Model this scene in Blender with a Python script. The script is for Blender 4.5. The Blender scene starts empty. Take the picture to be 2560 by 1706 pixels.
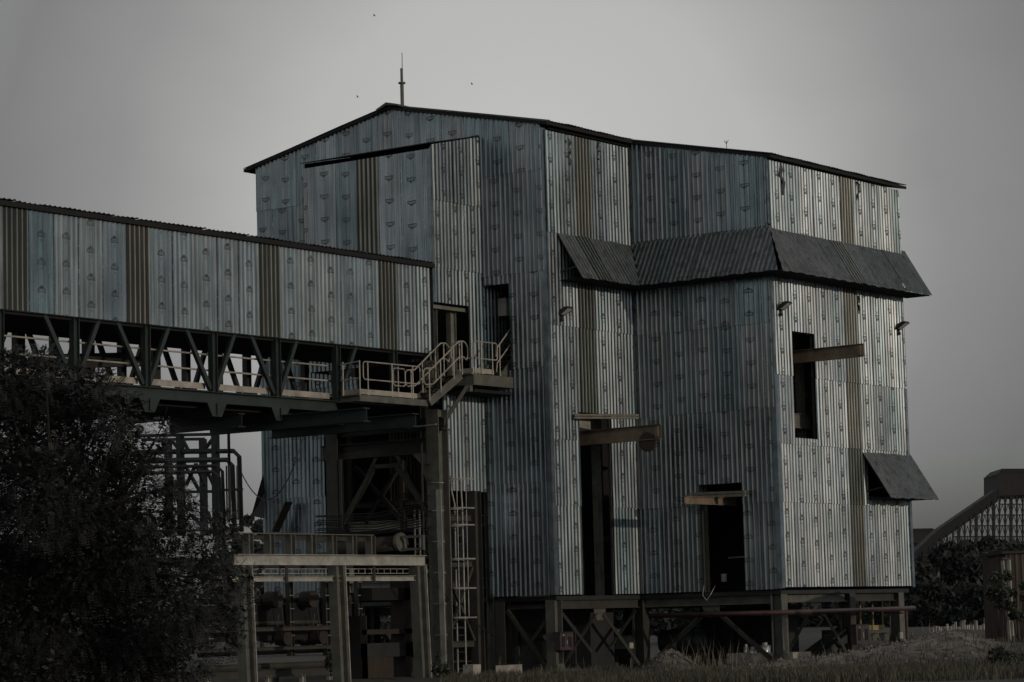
import bpy, math, random
from mathutils import Vector, noise, Quaternion
R = random.Random(7)
sc = bpy.context.scene
COL = sc.collection
# ------------------------------------------------------------------ camera
F, PIT, ROLL, YAW, H = 6728.0, .104775, -.026794, .636462, 1.5
fw = Vector((-math.sin(YAW)*math.cos(PIT), math.cos(YAW)*math.cos(PIT), math.sin(PIT)))
r0 = Vector((math.cos(YAW), math.sin(YAW), 0)); u0 = r0.cross(fw)
rt = math.cos(ROLL)*r0 + math.sin(ROLL)*u0; up = -math.sin(ROLL)*r0 + math.cos(ROLL)*u0
CAM = Vector((0, 0, H)); fh = Vector((-math.sin(YAW), math.cos(YAW), 0))
cd = bpy.data.cameras.new('camera'); cam = bpy.data.objects.new('camera', cd); COL.objects.link(cam)
cd.sensor_width = 36; cd.lens = F/2560*36; cd.clip_start = .5; cd.clip_end = 9000
from mathutils import Matrix
cam.matrix_world = Matrix(((rt.x, up.x, -fw.x, 0), (rt.y, up.y, -fw.y, 0), (rt.z, up.z, -fw.z, H), (0, 0, 0, 1)))
sc.camera = cam
def at(px, py, X=None, Y=None, Z=None, D=None):
    """survey helper: point of the place seen at photo pixel (px,py) on a known plane or depth"""
    d = fw + rt*((px-1280)/F) - up*((py-853)/F)
    if D is not None: return CAM + d*D
    if X is not None: return CAM + d*(X/d.x)
    if Y is not None: return CAM + d*(Y/d.y)
    return CAM + d*((Z-H)/d.z)
# main planes of the building (metres)
X0, XR, XB, X2, X3 = -64.45, -58.15, -54.40, -51.72, -46.12
Y0, Y1, Y2, Y3 = 69.29, 71.97, 77.05, 86.1
ZB = 2.42
# ------------------------------------------------------------------ object helpers
def tag(o, label=None, cat=None, group=None, kind=None):
    if label: o['label'] = label
    if cat: o['category'] = cat
    if group: o['group'] = group
    if kind: o['kind'] = kind
    return o
def empty(name, loc, label=None, cat=None, group=None):
    o = bpy.data.objects.new(name, None); COL.objects.link(o); o.location = loc
    o.empty_display_size = .2
    return tag(o, label, cat, group)
class MB:
    def __init__(s): s.v = []; s.f = []; s.uv = []; s.id = []; s.mi = []
    def quad(s, a, b, c, d, uv=None, idd=None, m=0):
        n = len(s.v); s.v += [a, b, c, d]; s.f.append((n, n+1, n+2, n+3)); s.mi.append(m)
        if uv: s.uv += uv; s.id += [idd]*4
    def poly(s, pts, m=0):
        n = len(s.v); s.v += [tuple(p) for p in pts]; s.f.append(tuple(range(n, n+len(pts)))); s.mi.append(m)
    def hexa(s, p, m=0):      # 8 points: bottom 4 ccw, top 4 ccw
        n = len(s.v); s.v += [tuple(q) for q in p]
        for f in ((3, 2, 1, 0), (4, 5, 6, 7), (0, 1, 5, 4), (1, 2, 6, 5), (2, 3, 7, 6), (3, 0, 4, 7)):
            s.f.append(tuple(n+i for i in f)); s.mi.append(m)
        return s
    def box(s, x0, x1, y0, y1, z0, z1, m=0):
        return s.hexa([(x0, y0, z0), (x1, y0, z0), (x1, y1, z0), (x0, y1, z0), (x0, y0, z1), (x1, y0, z1), (x1, y1, z1), (x0, y1, z1)], m)
    def frame(s, a, b, ref=(0, 0, 1)):
        a = Vector(a); b = Vector(b); t = (b-a).normalized(); rf = Vector(ref)
        if abs(t.dot(rf)) > .97: rf = Vector((0, 1, 0)) if abs(t.y) < .9 else Vector((1, 0, 0))
        w = t.cross(rf).normalized(); h = w.cross(t).normalized()
        return a, b, w, h
    def bar(s, a, b, w=.1, h=.1, ref=(0, 0, 1), m=0, off=(0, 0)):
        a, b, W, Hh = s.frame(a, b, ref); o = W*off[0]+Hh*off[1]; a = a+o; b = b+o; W = W*(w/2); Hh = Hh*(h/2)
        return s.hexa([a-W-Hh, a+W-Hh, b+W-Hh, b-W-Hh, a-W+Hh, a+W+Hh, b+W+Hh, b-W+Hh], m)
    def ibeam(s, a, b, w=.2, h=.3, t=.02, ref=(0, 0, 1)):   # flanges at +-h/2 along ref
        s.bar(a, b, w, t, ref, off=(0, h/2-t/2)); s.bar(a, b, w, t, ref, off=(0, -h/2+t/2)); s.bar(a, b, t*.8, h-2*t, ref)
        return s
    def channel(s, a, b, w=.1, h=.25, t=.015, ref=(0, 0, 1), side=1):
        s.bar(a, b, t, h-2*t-.002, ref); s.bar(a, b, w, t, ref, off=(side*w/2, h/2-t/2)); s.bar(a, b, w, t, ref, off=(side*w/2, -h/2+t/2)); return s
    def angle(s, a, b, w=.1, t=.012, ref=(0, 0, 1)):
        s.bar(a, b, w, t, ref, off=(0, w/2)); s.bar(a, b, t, w-t-.002, ref, off=(w/2-t/2, 0)); return s
    def tube(s, pts, r=.03, n=8, cap=True):
        pts = [Vector(p) for p in pts]; base = len(s.v); k = len(pts)
        rr = r if isinstance(r, (list, tuple)) else [r]*k
        pw = None
        for i, p in enumerate(pts):
            t = (pts[min(i+1, k-1)]-pts[max(i-1, 0)]).normalized()
            ref = pw if pw is not None else (Vector((0, 0, 1)) if abs(t.z) < .9 else Vector((1, 0, 0)))
            w = (ref - t*ref.dot(t)).normalized(); pw = w; h = t.cross(w)
            for j in range(n):
                a = 2*math.pi*j/n; s.v.append(tuple(p+(w*math.cos(a)+h*math.sin(a))*rr[i]))
        for i in range(k-1):
            for j in range(n):
                a = base+i*n+j; b = base+i*n+(j+1) % n
                s.f.append((a, b, b+n, a+n)); s.mi.append(0)
        if cap:
            s.f.append(tuple(base+j for j in range(n))[::-1]); s.mi.append(0)
            s.f.append(tuple(base+(k-1)*n+j for j in range(n))); s.mi.append(0)
        return s
    def build(s, name, mat, parent=None, smooth=False):
        me = bpy.data.meshes.new(name); me.from_pydata(s.v, [], s.f)
        for m in (mat if isinstance(mat, (list, tuple)) else [mat]): me.materials.append(m)
        if any(s.mi): me.polygons.foreach_set('material_index', s.mi)
        if s.uv and len(s.uv) == len(me.loops):
            l = me.uv_layers.new(name='u'); l.data.foreach_set('uv', [c for p in s.uv for c in p])
            l = me.uv_layers.new(name='sheet'); l.data.foreach_set('uv', [c for p in s.id for c in p])
        if smooth: me.polygons.foreach_set('use_smooth', [True]*len(me.polygons))
        me.update()
        o = bpy.data.objects.new(name, me); COL.objects.link(o)
        if parent:
            o.parent = parent
            r = parent
            while r.parent: r = r.parent
            if r.type == 'EMPTY': me.transform(Matrix.Translation(-r.location))
        return o
def copy_tree(o, parent=None):
    c = o.copy(); COL.objects.link(c)
    if parent: c.parent = parent
    for ch in o.children: copy_tree(ch, c)
    return c
# ------------------------------------------------------------------ materials
def new_mat(name):
    m = bpy.data.materials.new(name); m.use_nodes = True; nt = m.node_tree
    return m, nt, nt.nodes['Principled BSDF']
class NB:
    def __init__(s, nt): s.nt = nt
    def put(s, sock, v):
        if hasattr(v, 'links'): s.nt.links.new(v, sock)
        else: sock.default_value = v
    def m(s, op, a, b=0.0, c=0.0):
        n = s.nt.nodes.new('ShaderNodeMath'); n.operation = op
        s.put(n.inputs[0], a); s.put(n.inputs[1], b); s.put(n.inputs[2], c); return n.outputs[0]
    def noise(s, vec, scale=5, detail=3, rough=.55):
        n = s.nt.nodes.new('ShaderNodeTexNoise'); n.inputs['Scale'].default_value = scale
        n.inputs['Detail'].default_value = detail; n.inputs['Roughness'].default_value = rough
        if vec is not None: s.nt.links.new(vec, n.inputs['Vector'])
        return n.outputs['Fac']
    def scale(s, vec, sx, sy, sz):
        n = s.nt.nodes.new('ShaderNodeMapping'); s.nt.links.new(vec, n.inputs[0]); n.inputs['Scale'].default_value = (sx, sy, sz); return n.outputs[0]
    def ramp(s, fac, stops):
        n = s.nt.nodes.new('ShaderNodeValToRGB'); e = n.color_ramp.elements
        while len(e) < len(stops): e.new(.5)
        for i, (p, c) in enumerate(stops): e[i].position = p; e[i].color = (*c, 1)
        s.nt.links.new(fac, n.inputs[0]); return n.outputs[0]
    def mix(s, fac, a, b, mode='MIX'):
        n = s.nt.nodes.new('ShaderNodeMix'); n.data_type = 'RGBA'; n.blend_type = mode
        s.put(n.inputs[0], fac)
        for k, v in ((6, a), (7, b)):
            if hasattr(v, 'links'): s.nt.links.new(v, n.inputs[k])
            else: n.inputs[k].default_value = (*v, 1)
        return n.outputs[2]
    def coord(s, which='Object'):
        return s.nt.nodes.new('ShaderNodeTexCoord').outputs[which]
    def uv(s, name):
        n = s.nt.nodes.new('ShaderNodeUVMap'); n.uv_map = name; return n.outputs[0]
    def sep(s, v):
        n = s.nt.nodes.new('ShaderNodeSeparateXYZ'); s.nt.links.new(v, n.inputs[0]); return n.outputs
    def bump(s, h, strength, dist, bs):
        n = s.nt.nodes.new('ShaderNodeBump'); n.inputs['Strength'].default_value = strength; n.inputs['Distance'].default_value = dist
        s.nt.links.new(h, n.inputs['Height']); s.nt.links.new(n.outputs[0], bs.inputs['Normal'])
def paint(name, base, var=.35, rough=.6, rust=None, rustamt=.5, metal=0.0, scale=2.5, bump=.15):
    m, nt, bs = new_mat(name); b = NB(nt); co = b.coord()
    n1 = b.noise(co, scale, 5, .6)
    lo = tuple(c*(1-var) for c in base); hi = tuple(min(1, c*(1+var)) for c in base)
    c = b.ramp(n1, [(.3, lo), (.7, hi)])
    if rust:
        st = b.noise(b.scale(co, 6, 6, 1.2), 1.0, 6, .65)
        k = b.ramp(st, [(rustamt, (0, 0, 0)), (min(1, rustamt+.08), (1, 1, 1))])
        c = b.mix(k, c, rust)
    nt.links.new(c, bs.inputs['Base Color']); bs.inputs['Roughness'].default_value = rough; bs.inputs['Metallic'].default_value = metal
    b.bump(b.noise(co, scale*6, 4), bump, .01, bs)
    return m
def sheet_mat(name, pan, crown, translucent=False, rough=.38, metal=.55, marks=True):
    m, nt, bs = new_mat(name); b = NB(nt)
    uvx = b.uv('u'); s = b.sep(uvx); u, v = s[0], s[1]; idv = b.sep(b.uv('sheet')); rnd, rnd2 = idv[0], idv[1]
    ph = b.m('FRACT', b.m('DIVIDE', u, .19))
    cr = b.m('GREATER_THAN', ph, .60 if not marks and metal == .5 else .50)
    c = b.mix(cr, pan, crown)
    tint = b.ramp(rnd, [(0, (.80, .89, .90)), (.25, (.96, .98, 1.0)), (.8, (1.03, 1.01, 1.0)), (1, (1.15, 1.10, 1.09))])
    c = b.mix(1.0, c, tint, 'MULTIPLY')
    co = b.coord('Object')
    stre = b.noise(b.scale(co, 9, 9, .35), 1.0, 6, .6)
    c = b.mix(1.0, c, b.ramp(stre, [(.28, (.50, .49, .47)), (.6, (1.10, 1.10, 1.10))]), 'MULTIPLY')
    blot = b.noise(co, .55, 4, .6)
    c = b.mix(1.0, c, b.ramp(blot, [(.35, (.78, .80, .80)), (.65, (1.1, 1.1, 1.1))]), 'MULTIPLY')
    # dark speckled lap line along each sheet edge
    sp = b.noise(b.scale(co, 14, 14, 14), 1.0, 2)
    lap = b.m('MULTIPLY', b.m('LESS_THAN', u, .026), b.m('GREATER_THAN', sp, .42))
    c = b.mix(b.m('MULTIPLY', lap, .85), c, (.015, .016, .017))
    if marks:
        a = b.m('ABSOLUTE', b.m('SUBTRACT', u, .475))
        V = b.m('SUBTRACT', b.m('MULTIPLY', b.m('FRACT', b.m('DIVIDE', v, .78)), .78), .39)
        def band(x, lo, hi): return b.m('MULTIPLY', b.m('GREATER_THAN', x, lo), b.m('LESS_THAN', x, hi))
        tri = b.m('MULTIPLY', band(V, .02, .125), b.m('LESS_THAN', a, b.m('MULTIPLY', b.m('SUBTRACT', .122, V), 1.35)))
        eave = b.m('SUBTRACT', .052, b.m('MULTIPLY', b.m('SUBTRACT', a, .07), .62))
        rl = b.m('MULTIPLY', b.m('LESS_THAN', b.m('ABSOLUTE', b.m('SUBTRACT', V, eave)), .018), band(a, .06, .175))
        ul = b.m('MULTIPLY', b.m('LESS_THAN', b.m('ABSOLUTE', b.m('ADD', V, .07)), .017), b.m('LESS_THAN', a, .175))
        sd = b.m('MULTIPLY', band(a, .150, .164), band(V, -.07, -.005))
        let = b.m('MULTIPLY', b.m('LESS_THAN', b.m('FRACT', b.m('MULTIPLY', u, 21.0)), .42), b.m('MULTIPLY', band(V, -.05, .012), b.m('LESS_THAN', a, .14)))
        let2 = b.m('MULTIPLY', b.m('LESS_THAN', b.m('FRACT', b.m('ADD', b.m('MULTIPLY', u, 10.5), .2)), .5), b.m('MULTIPLY', band(V, -.025, -.012), b.m('LESS_THAN', a, .13)))
        sq = b.m('MULTIPLY', b.m('LESS_THAN', a, .028), b.m('MULTIPLY', band(V, -.22, -.14), b.m('LESS_THAN', b.m('FRACT', b.m('MULTIPLY', V, 50.0)), .7)))
        mk = tri
        for x in (rl, ul, sd, b.m('MULTIPLY', let, .85), b.m('MULTIPLY', let2, .85), b.m('MULTIPLY', sq, .5)): mk = b.m('MAXIMUM', mk, x)
        wear = b.ramp(b.noise(co, 5, 2), [(.3, (.5,)*3), (.55, (.9,)*3)])
        mk = b.m('MULTIPLY', mk, wear)
        c = b.mix(mk, c, (.012, .013, .015))
        bs.inputs['Metallic'].default_value = metal
        nt.links.new(b.m('MULTIPLY', b.m('SUBTRACT', 1.0, mk), metal), bs.inputs['Metallic'])
    else:
        bs.inputs['Metallic'].default_value = metal
    nt.links.new(c, bs.inputs['Base Color'])
    rr = b.noise(b.scale(co, 5, 5, .8), 1.0, 4)
    nt.links.new(b.m('ADD', b.m('MULTIPLY', rr, .22), b.m('ADD', b.m('MULTIPLY', rnd2, .20), rough-.17)), bs.inputs['Roughness'])
    b.bump(b.noise(b.scale(co, 2, 2, .5), 2.0, 1), .07, .02, bs)
    return m
SH_A = sheet_mat('zinc_sheet', (.235, .310, .340), (.250, .255, .258), metal=.9, rough=.29)
SH_T = sheet_mat('fibreglass_sheet', (.034, .037, .030), (.23, .235, .205), metal=.5, rough=.30, marks=False)  # pale crowns carry the ribs' glint in their colour
SH_R = sheet_mat('roof_sheet', (.07, .08, .085), (.10, .11, .115), marks=False, rough=.5)
SH_W = sheet_mat('awning_sheet', (.085, .095, .10), (.12, .13, .132), rough=.5, metal=.5)
SH_I = sheet_mat('rusty_sheet', (.050, .030, .020), (.09, .065, .05), marks=False, rough=.6, metal=.2)
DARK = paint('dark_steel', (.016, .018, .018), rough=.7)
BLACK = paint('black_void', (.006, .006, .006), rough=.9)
TRIM = paint('dull_trim', (.05, .055, .058), rough=.5, metal=.3)
GREEN = paint('green_steel', (.014, .023, .022), rough=.55, rust=(.05, .03, .02), rustamt=.64)
GREY = paint('grey_green_steel', (.085, .086, .072), rough=.6, rust=(.07, .04, .025), rustamt=.62)
GREYD = paint('grimy_steel', (.030, .030, .024), rough=.7, rust=(.05, .028, .018), rustamt=.58)
PALE = paint('pale_steel', (.27, .265, .235), rough=.6, rust=(.12, .05, .03), rustamt=.66)
CREAM = paint('cream_rail', (.28, .255, .215), rough=.55, rust=(.16, .08, .04), rustamt=.64)
ORNG = paint('ochre_beam', (.15, .115, .08), rough=.6, rust=(.13, .06, .03), rustamt=.6)
WOOD = paint('weathered_plank', (.13, .12, .095), rough=.8, scale=6)
REDP = paint('red_oxide_pipe', (.050, .026, .024), rough=.5)
RUST = paint('rusty_iron', (.028, .018, .013), rough=.8, rust=(.02, .018, .016), rustamt=.5)
BOXM = paint('brown_cabinet', (.050, .036, .037), rough=.5)
WHITE = paint('off_white', (.35, .34, .31), rough=.6)
SILV = paint('silver_can', (.6, .6, .58), rough=.3, metal=.7)
CONC = paint('concrete', (.30, .27, .235), rough=.9, scale=4)
YELL = paint('faded_yellow', (.30, .24, .10), rough=.6, rust=(.10, .06, .03), rustamt=.6)
INNER = paint('inner_steel', (.15, .15, .125), rough=.6, rust=(.08, .05, .03), rustamt=.62)
CAB = paint('cable_black', (.008, .008, .008), rough=.5)
GLASS = paint('lamp_glass', (.55, .55, .5), rough=.15)
FARM = paint('far_steel', (.012, .012, .014), rough=.8)
FARW = paint('far_cladding', (.020, .017, .017), rough=.8)
BARK = paint('bark', (.016, .014, .012), rough=.9, scale=8)
def leaf_mat(name, a, c, rough=.55):
    m, nt, bs = new_mat(name); b = NB(nt); g = nt.nodes.new('ShaderNodeNewGeometry')
    col = b.ramp(g.outputs['Random Per Island'], [(0, a), (.8, c), (1, tuple(min(1, x*1.7) for x in c))])
    nt.links.new(col, bs.inputs['Base Color']); bs.inputs['Roughness'].default_value = rough
    return m
LEAF = leaf_mat('neem_leaf', (.004, .0045, .004), (.012, .0135, .012), .62)
LEAF2 = leaf_mat('bush_leaf', (.014, .018, .010), (.035, .040, .024))
LEAF3 = leaf_mat('far_leaf', (.010, .012, .011), (.022, .025, .022), .8)
GRASS = leaf_mat('grass_blade', (.018, .019, .012), (.060, .057, .038), .8)
STRAW = leaf_mat('dry_stalk', (.10, .09, .065), (.26, .23, .17), .8)
def ground_mat():
    m, nt, bs = new_mat('earth'); b = NB(nt); co = b.coord()
    n = b.noise(co, .35, 6, .6); f = b.noise(co, 5, 6, .7)
    c = b.ramp(n, [(.35, (.022, .022, .016)), (.6, (.050, .045, .034))])
    c = b.mix(1.0, c, b.ramp(f, [(.3, (.55,)*3), (.7, (1.3,)*3)]), 'MULTIPLY')
    # bare broken earth on the bank and heap
    at_ = nt.nodes.new('ShaderNodeAttribute'); at_.attribute_name = 'bare'
    k = b.m('MULTIPLY', at_.outputs['Fac'], b.ramp(b.noise(co, 2.2, 5, .7), [(.38, (.25,)*3), (.55, (1,)*3)]))
    c = b.mix(k, c, b.ramp(f, [(.3, (.09, .078, .066)), (.7, (.30, .265, .225))]))
    nt.links.new(c, bs.inputs['Base Color']); bs.inputs['Roughness'].default_value = .95
    b.bump(b.noise(co, 7, 6, .7), .8, .06, bs)
    return m
EARTH = ground_mat()
# ------------------------------------------------------------------ cladding generator
PROF = [(0, 0), (.084, 0), (.124, 1), (.150, 1)]     # one 0.19 m rib: pan, flank, crown, flank
def clad(name, parent, O, S, T, N, s0, s1, t0, t1, rows=(), holes=(), flips=None, sheet=.95, trans=(), depth=.034,
         mat=None, off=0., wav=.010, dt=.7, amp=.006, seed=1, start=None, tscale=1.0, label=None, thick=False):
    """ribbed sheet wall on the plane O + s*S + t*T, ribs along T, outward N. t0/t1 are numbers or functions of s."""
    mat = mat or SH_A; rr = random.Random(seed)
    O, S, T, N = map(Vector, (O, S, T, N)); f0 = t0 if callable(t0) else (lambda s: t0); f1 = t1 if callable(t1) else (lambda s: t1)
    main, tr = MB(), {}; st = s0 if start is None else start; k = 0
    rows = sorted(rows); nrow = len(rows)+1; flips = flips or [0]*nrow
    rsh = [rr.choice((0, .19, .38, -.19))*(0 if trans else 1) for _ in range(nrow)]
    k = -1 if not trans else 0
    while st + (k-1)*sheet < s1-.01:
        for ri in range(nrow):
            a = st+k*sheet+rsh[ri]
            lo = rows[ri-1] if ri else -1e9; hi = rows[ri] if ri < nrow-1 else 1e9
            shift = rr.uniform(-.02, .02); idd = (rr.random(), rr.random()); vo = rr.uniform(0, .78); dn = ri*.018+(k % 2)*.006+off
            tilt = rr.uniform(-wav, wav)*2; tilt2 = rr.uniform(-wav, wav); fl = flips[ri]
            if fl == 2: fl = rr.random() < .5
            B = tr.setdefault(k, MB()) if (k in trans) else main
            cols = [a+shift*0+i*.19+p for i in range(int(round(sheet/.19))) for p, _ in PROF]+[a+sheet+.012]
            hs = [h for i in range(int(round(sheet/.19))) for _, h in PROF]+[0]
            for j in range(len(cols)-1):
                sa, sb = cols[j], cols[j+1]
                if sb <= s0+1e-6 or sa >= s1-1e-6: continue
                ca, cb = max(sa, s0), min(sb, s1)
                ha = hs[j]+(hs[j+1]-hs[j])*(ca-sa)/(sb-sa); hb = hs[j]+(hs[j+1]-hs[j])*(cb-sa)/(sb-sa)
                mid = (ca+cb)/2
                segs = [(max(f0(mid), lo-.05), min(f1(mid), hi+.0))]
                topdelta = segs[0][1] == f1(mid); botdelta = segs[0][0] == f0(mid)
                jg = rr.uniform(0, .0)
                for (h0, h1, g0, g1) in holes:
                    if h0 <= mid <= h1:
                        ns = []
                        for x, y in segs:
                            if g1 <= x or g0 >= y: ns.append((x, y)); continue
                            if g0 > x: ns.append((x, g0))
                            if g1 < y: ns.append((g1, y))
                        segs = ns
                for (x, y) in segs:
                    if y-x < .01: continue
                    n = max(1, int((y-x)/dt+.5))
                    for q in range(n):
                        za, zb_ = x+(y-x)*q/n, x+(y-x)*(q+1)/n
                        P = []
                        for (s_, h_, z_) in ((ca, ha, za), (cb, hb, za), (cb, hb, zb_), (ca, ha, zb_)):
                            zz = z_
                            if topdelta and z_ == segs[-1][1]: zz = f1(s_)
                            if botdelta and z_ == segs[0][0]: zz = f0(s_)
                            w = noise.noise(Vector((s_*1.1+seed*9.1, zz*.55*tscale, k*.7+ri*3)))*amp
                            w2 = noise.noise(Vector((s_*3.3, zz*.8+k*5.1, seed*3.3)))*.004
                            e = (s_-a)/sheet-.5
                            dd = dn + h_*depth + tilt*e + tilt2*((zz*.13) % 1-.5) + w
                            if ri and q == 0 and z_ == za and botdelta is False and x <= lo: dd += .006
                            P.append((O+S*(s_+w2)+T*zz+N*dd, s_, zz))
                        uvs = []
                        for (_, s_, zz) in P:
                            uu = s_-a; vv = zz*tscale+vo
                            if fl: vv = -vv
                            uvs.append((uu, vv))
                        B.quad(*[tuple(p[0]) for p in P], uv=uvs, idd=idd)
        k += 1
    o = main.build(name, mat, parent)
    if label: o['label'] = label
    for t in tr.values():
        if t.v: t.build('translucent_panel', SH_T, o)
    return o
# ------------------------------------------------------------------ terrain
def lat(px, d): return (px-1280)*d/F
def sm(x, a, b):
    t = min(1, max(0, (x-a)/(b-a))); return t*t*(3-2*t)
def terrain(x, y):
    d = x*fh.x+y*fh.y; l = x*r0.x+y*r0.y
    z = -.12
    z += .55*sm(l, 8, 14)*sm(d, 84, 94) + .40*sm(l, 9, 18)*sm(d, 95, 106)
    hb = .32*sm(l, 5.0, 8) + .38*sm(l, 8, 11) + .36*sm(l, 10.5, 12.5) - .40*sm(l, 12.3, 14.5)
    g = math.exp(-((d-79)/2.6)**2) if d < 79 else math.exp(-((d-79)/3.2)**2)
    bare = g*sm(l, 5.2, 7)*(1-sm(l, 12.8, 15))
    z += hb*g
    m = math.exp(-((l-4.55)/.75)**2-((d-82)/1.2)**2)
    z += .62*m; bare = max(bare, m)
    m = math.exp(-((l-1.6)/1.0)**2-((d-84.5)/.8)**2)
    z += .20*m; bare = max(bare, m*.8)
    z += .14*sm(l, 6, 12)*(1-sm(d, 60, 79))*0
    if d > 55 and d < 120:
        n = noise.noise(Vector((x*.9, y*.9, 3)))*.10+noise.noise(Vector((x*3, y*3, 1)))*.05*(.4+bare*1.6)
        z += n
    return z, bare
def build_ground():
    b = MB(); bares = []
    rad = [0.5, 8, 20, 35, 48, 56]; r = 56
    while r < 105: r += .55; rad.append(r)
    while r < 140: r += 2.5; rad.append(r)
    while r < 6000: r *= 1.35; rad.append(r)
    c0 = math.degrees(YAW)+90; angs = []; a = -180
    while a < 180: angs.append(a); a += (.4 if -13.5 < a < 13 else 8 if abs(a) > 26 else 1.5)
    n = len(angs)
    for r in rad:
        for a in angs:
            t = math.radians(c0-a); x, y = r*math.cos(t), r*math.sin(t); z, bb = terrain(x, y); b.v.append((x, y, z)); bares.append(bb)
    for i in range(len(rad)-1):
        for j in range(n):
            k = (j+1) % n
            b.f.append((i*n+j, i*n+k, (i+1)*n+k, (i+1)*n+j)); b.mi.append(0)
    b.f.append(tuple(range(n))[::-1]); b.mi.append(0)
    o = b.build('ground', EARTH, smooth=True)
    at_ = o.data.attributes.new('bare', 'FLOAT', 'POINT'); at_.data.foreach_set('value', bares)
    tag(o, kind='structure'); o['label'] = 'rough dark earth and scrub ground around the works'
build_ground()
def gz(x, y): return terrain(x, y)[0]
# ------------------------------------------------------------------ THE BUILDING
shed = empty('industrial_building', (-55, 78, 0), 'tall stepped building clad in grey-blue corrugated zinc sheets, raised on steel legs', 'building')
def roofz(x): return 19.53-.2115*(x-XR) if x > XR else 19.53+.205*(x-XR)
# wall along the far-left gable / front block (plane Y1)
dA = (-54.32, -53.22, 9.93, 12.86)
clad('wall', shed, (0, Y1, 0), (1, 0, 0), (0, 0, 1), (0, -1, 0), X0, X2, ZB, lambda s: roofz(s)-.10,
     rows=(6.2, 10.0, 13.2, 16.6), flips=[0, 0, 1, 1, 1],
     holes=[(-59.9, XB+.06, -5, 17.97), (-61.55, XB+.06, -5, 9.6), (-63.3, -61.5, -5, 5.35), dA], seed=3, start=X0, label='tall gable wall of bluish sheets')
# projecting head house in front of the gable
clad('wall', shed, (0, Y0, 0), (1, 0, 0), (0, 0, 1), (0, -1, 0), -59.88, XB, 10.2, lambda s: 17.24,
     rows=(12.9,), flips=[1, 1], trans=(3,), seed=5, start=-60.40, label='head house front wall with one olive translucent panel')
zt = lambda s: 17.38+(min(s, Y1)-Y0)*.60/(Y1-Y0)
clad('wall', shed, (XB, 0, 0), (0, 1, 0), (0, 0, 1), (1, 0, 0), Y0, Y1+1.3, 5.92, zt,
     rows=(9.3, 13.35, 15.6), flips=[0, 1, 1, 1], holes=[(Y0, 71.12, 9.2, 12.13), (Y0, 69.62, -5, 9.3), (Y0, 71.45, -5, 7.38)], seed=8, start=Y0, label='narrow side wall beside the gallery end')
# side of the front block (plane X2)
clad('wall', shed, (X2, 0, 0), (0, 1, 0), (0, 0, 1), (1, 0, 0), Y1, Y2, ZB, 17.88,
     rows=(5.4, 7.6, 11.4, 14.5), flips=[0, 0, 2, 2, 1], holes=[(73.62, 75.5, -5, 8.5)], trans=(2,), seed=11, start=Y1-.15, label='side wall with tall dark doorway')
# recessed front (plane Y2)
clad('wall', shed, (0, Y2, 0), (1, 0, 0), (0, 0, 1), (0, -1, 0), X2, X3, ZB, lambda s: roofz(s)-.10,
     rows=(5.35, 8.5, 11.35, 14.6), flips=[0, 1, 1, 0, 1], holes=[(-49.2, -47.5, -5, 6.02)], seed=14, start=X2+.1, label='recessed teal-grey front wall')
# right side (plane X3)
clad('wall', shed, (X3, 0, 0), (0, 1, 0), (0, 0, 1), (1, 0, 0), Y2, Y3, 2.48, 16.78,
     rows=(5.35, 7.3, 9.6, 14.5), flips=[0, 1, 1, 1, 1], holes=[(78.15, 79.75, 7.47, 11.08), (83.1, 85.2, 5.6, 7.0)], trans=(5,), seed=17, start=Y2, label='right side wall catching the low sun')
# hidden sides close the volume
def plainwall(x0, x1, y0, y1, z0, z1):
    MB().box(x0, x1, y0, y1, z0, z1).build('wall', TRIM, shed)
plainwall(X0, X3, Y3+.02, Y3+.06, 2.4, 16.7); plainwall(X0-.02, X0+.02, Y1+.05, Y3, 2.4, 18.0)
# inner floors / partitions, interior darkness put into their near-black colour
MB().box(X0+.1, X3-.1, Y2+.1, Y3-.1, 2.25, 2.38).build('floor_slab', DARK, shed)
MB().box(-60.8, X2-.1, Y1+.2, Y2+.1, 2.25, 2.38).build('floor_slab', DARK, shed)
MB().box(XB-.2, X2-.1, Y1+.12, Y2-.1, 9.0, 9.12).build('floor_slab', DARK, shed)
MB().box(X2+.0, X3-.3, Y2+3.5, Y2+3.6, 2.4, 16).build('partition_or_backing', BLACK, shed)
MB().box(X2-3.2, X2-3.1, Y1+.3, Y3-.3, 2.4, 17).build('partition_or_backing', BLACK, shed)
MB().box(X3-3.5, X3-3.4, Y2+3.4, Y3-.3, 2.4, 16).build('partition_or_backing', BLACK, shed)
# roof (stepped front edge) : ribs run down the slope
def roof_part(xa, xb, ya, yb, seed):
    sl = -.2115 if xa >= XR-.01 else .205
    nrm = Vector((-sl, 0, 1)).normalized()
    o = clad('roof', shed, (0, 0, 19.56-sl*XR), (0, 1, 0), (1, 0, sl), nrm, ya, yb, xa, xb, mat=SH_R, dt=2.5, seed=seed, start=ya, amp=.02, wav=.004)
    return o
roof_part(XR, X2+.38, Y1-.22, Y2-.2, 21); roof_part(XR, X3+.30, Y2-.2, Y3+.3, 22); roof_part(-64.95, XR, Y1-.22, Y3+.3, 23)
def slab(pts, th=.05):
    b = MB(); n = Vector((0, 0, -th)); p = [Vector(q) for q in pts]; return b.hexa([q+n for q in p]+p)
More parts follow.
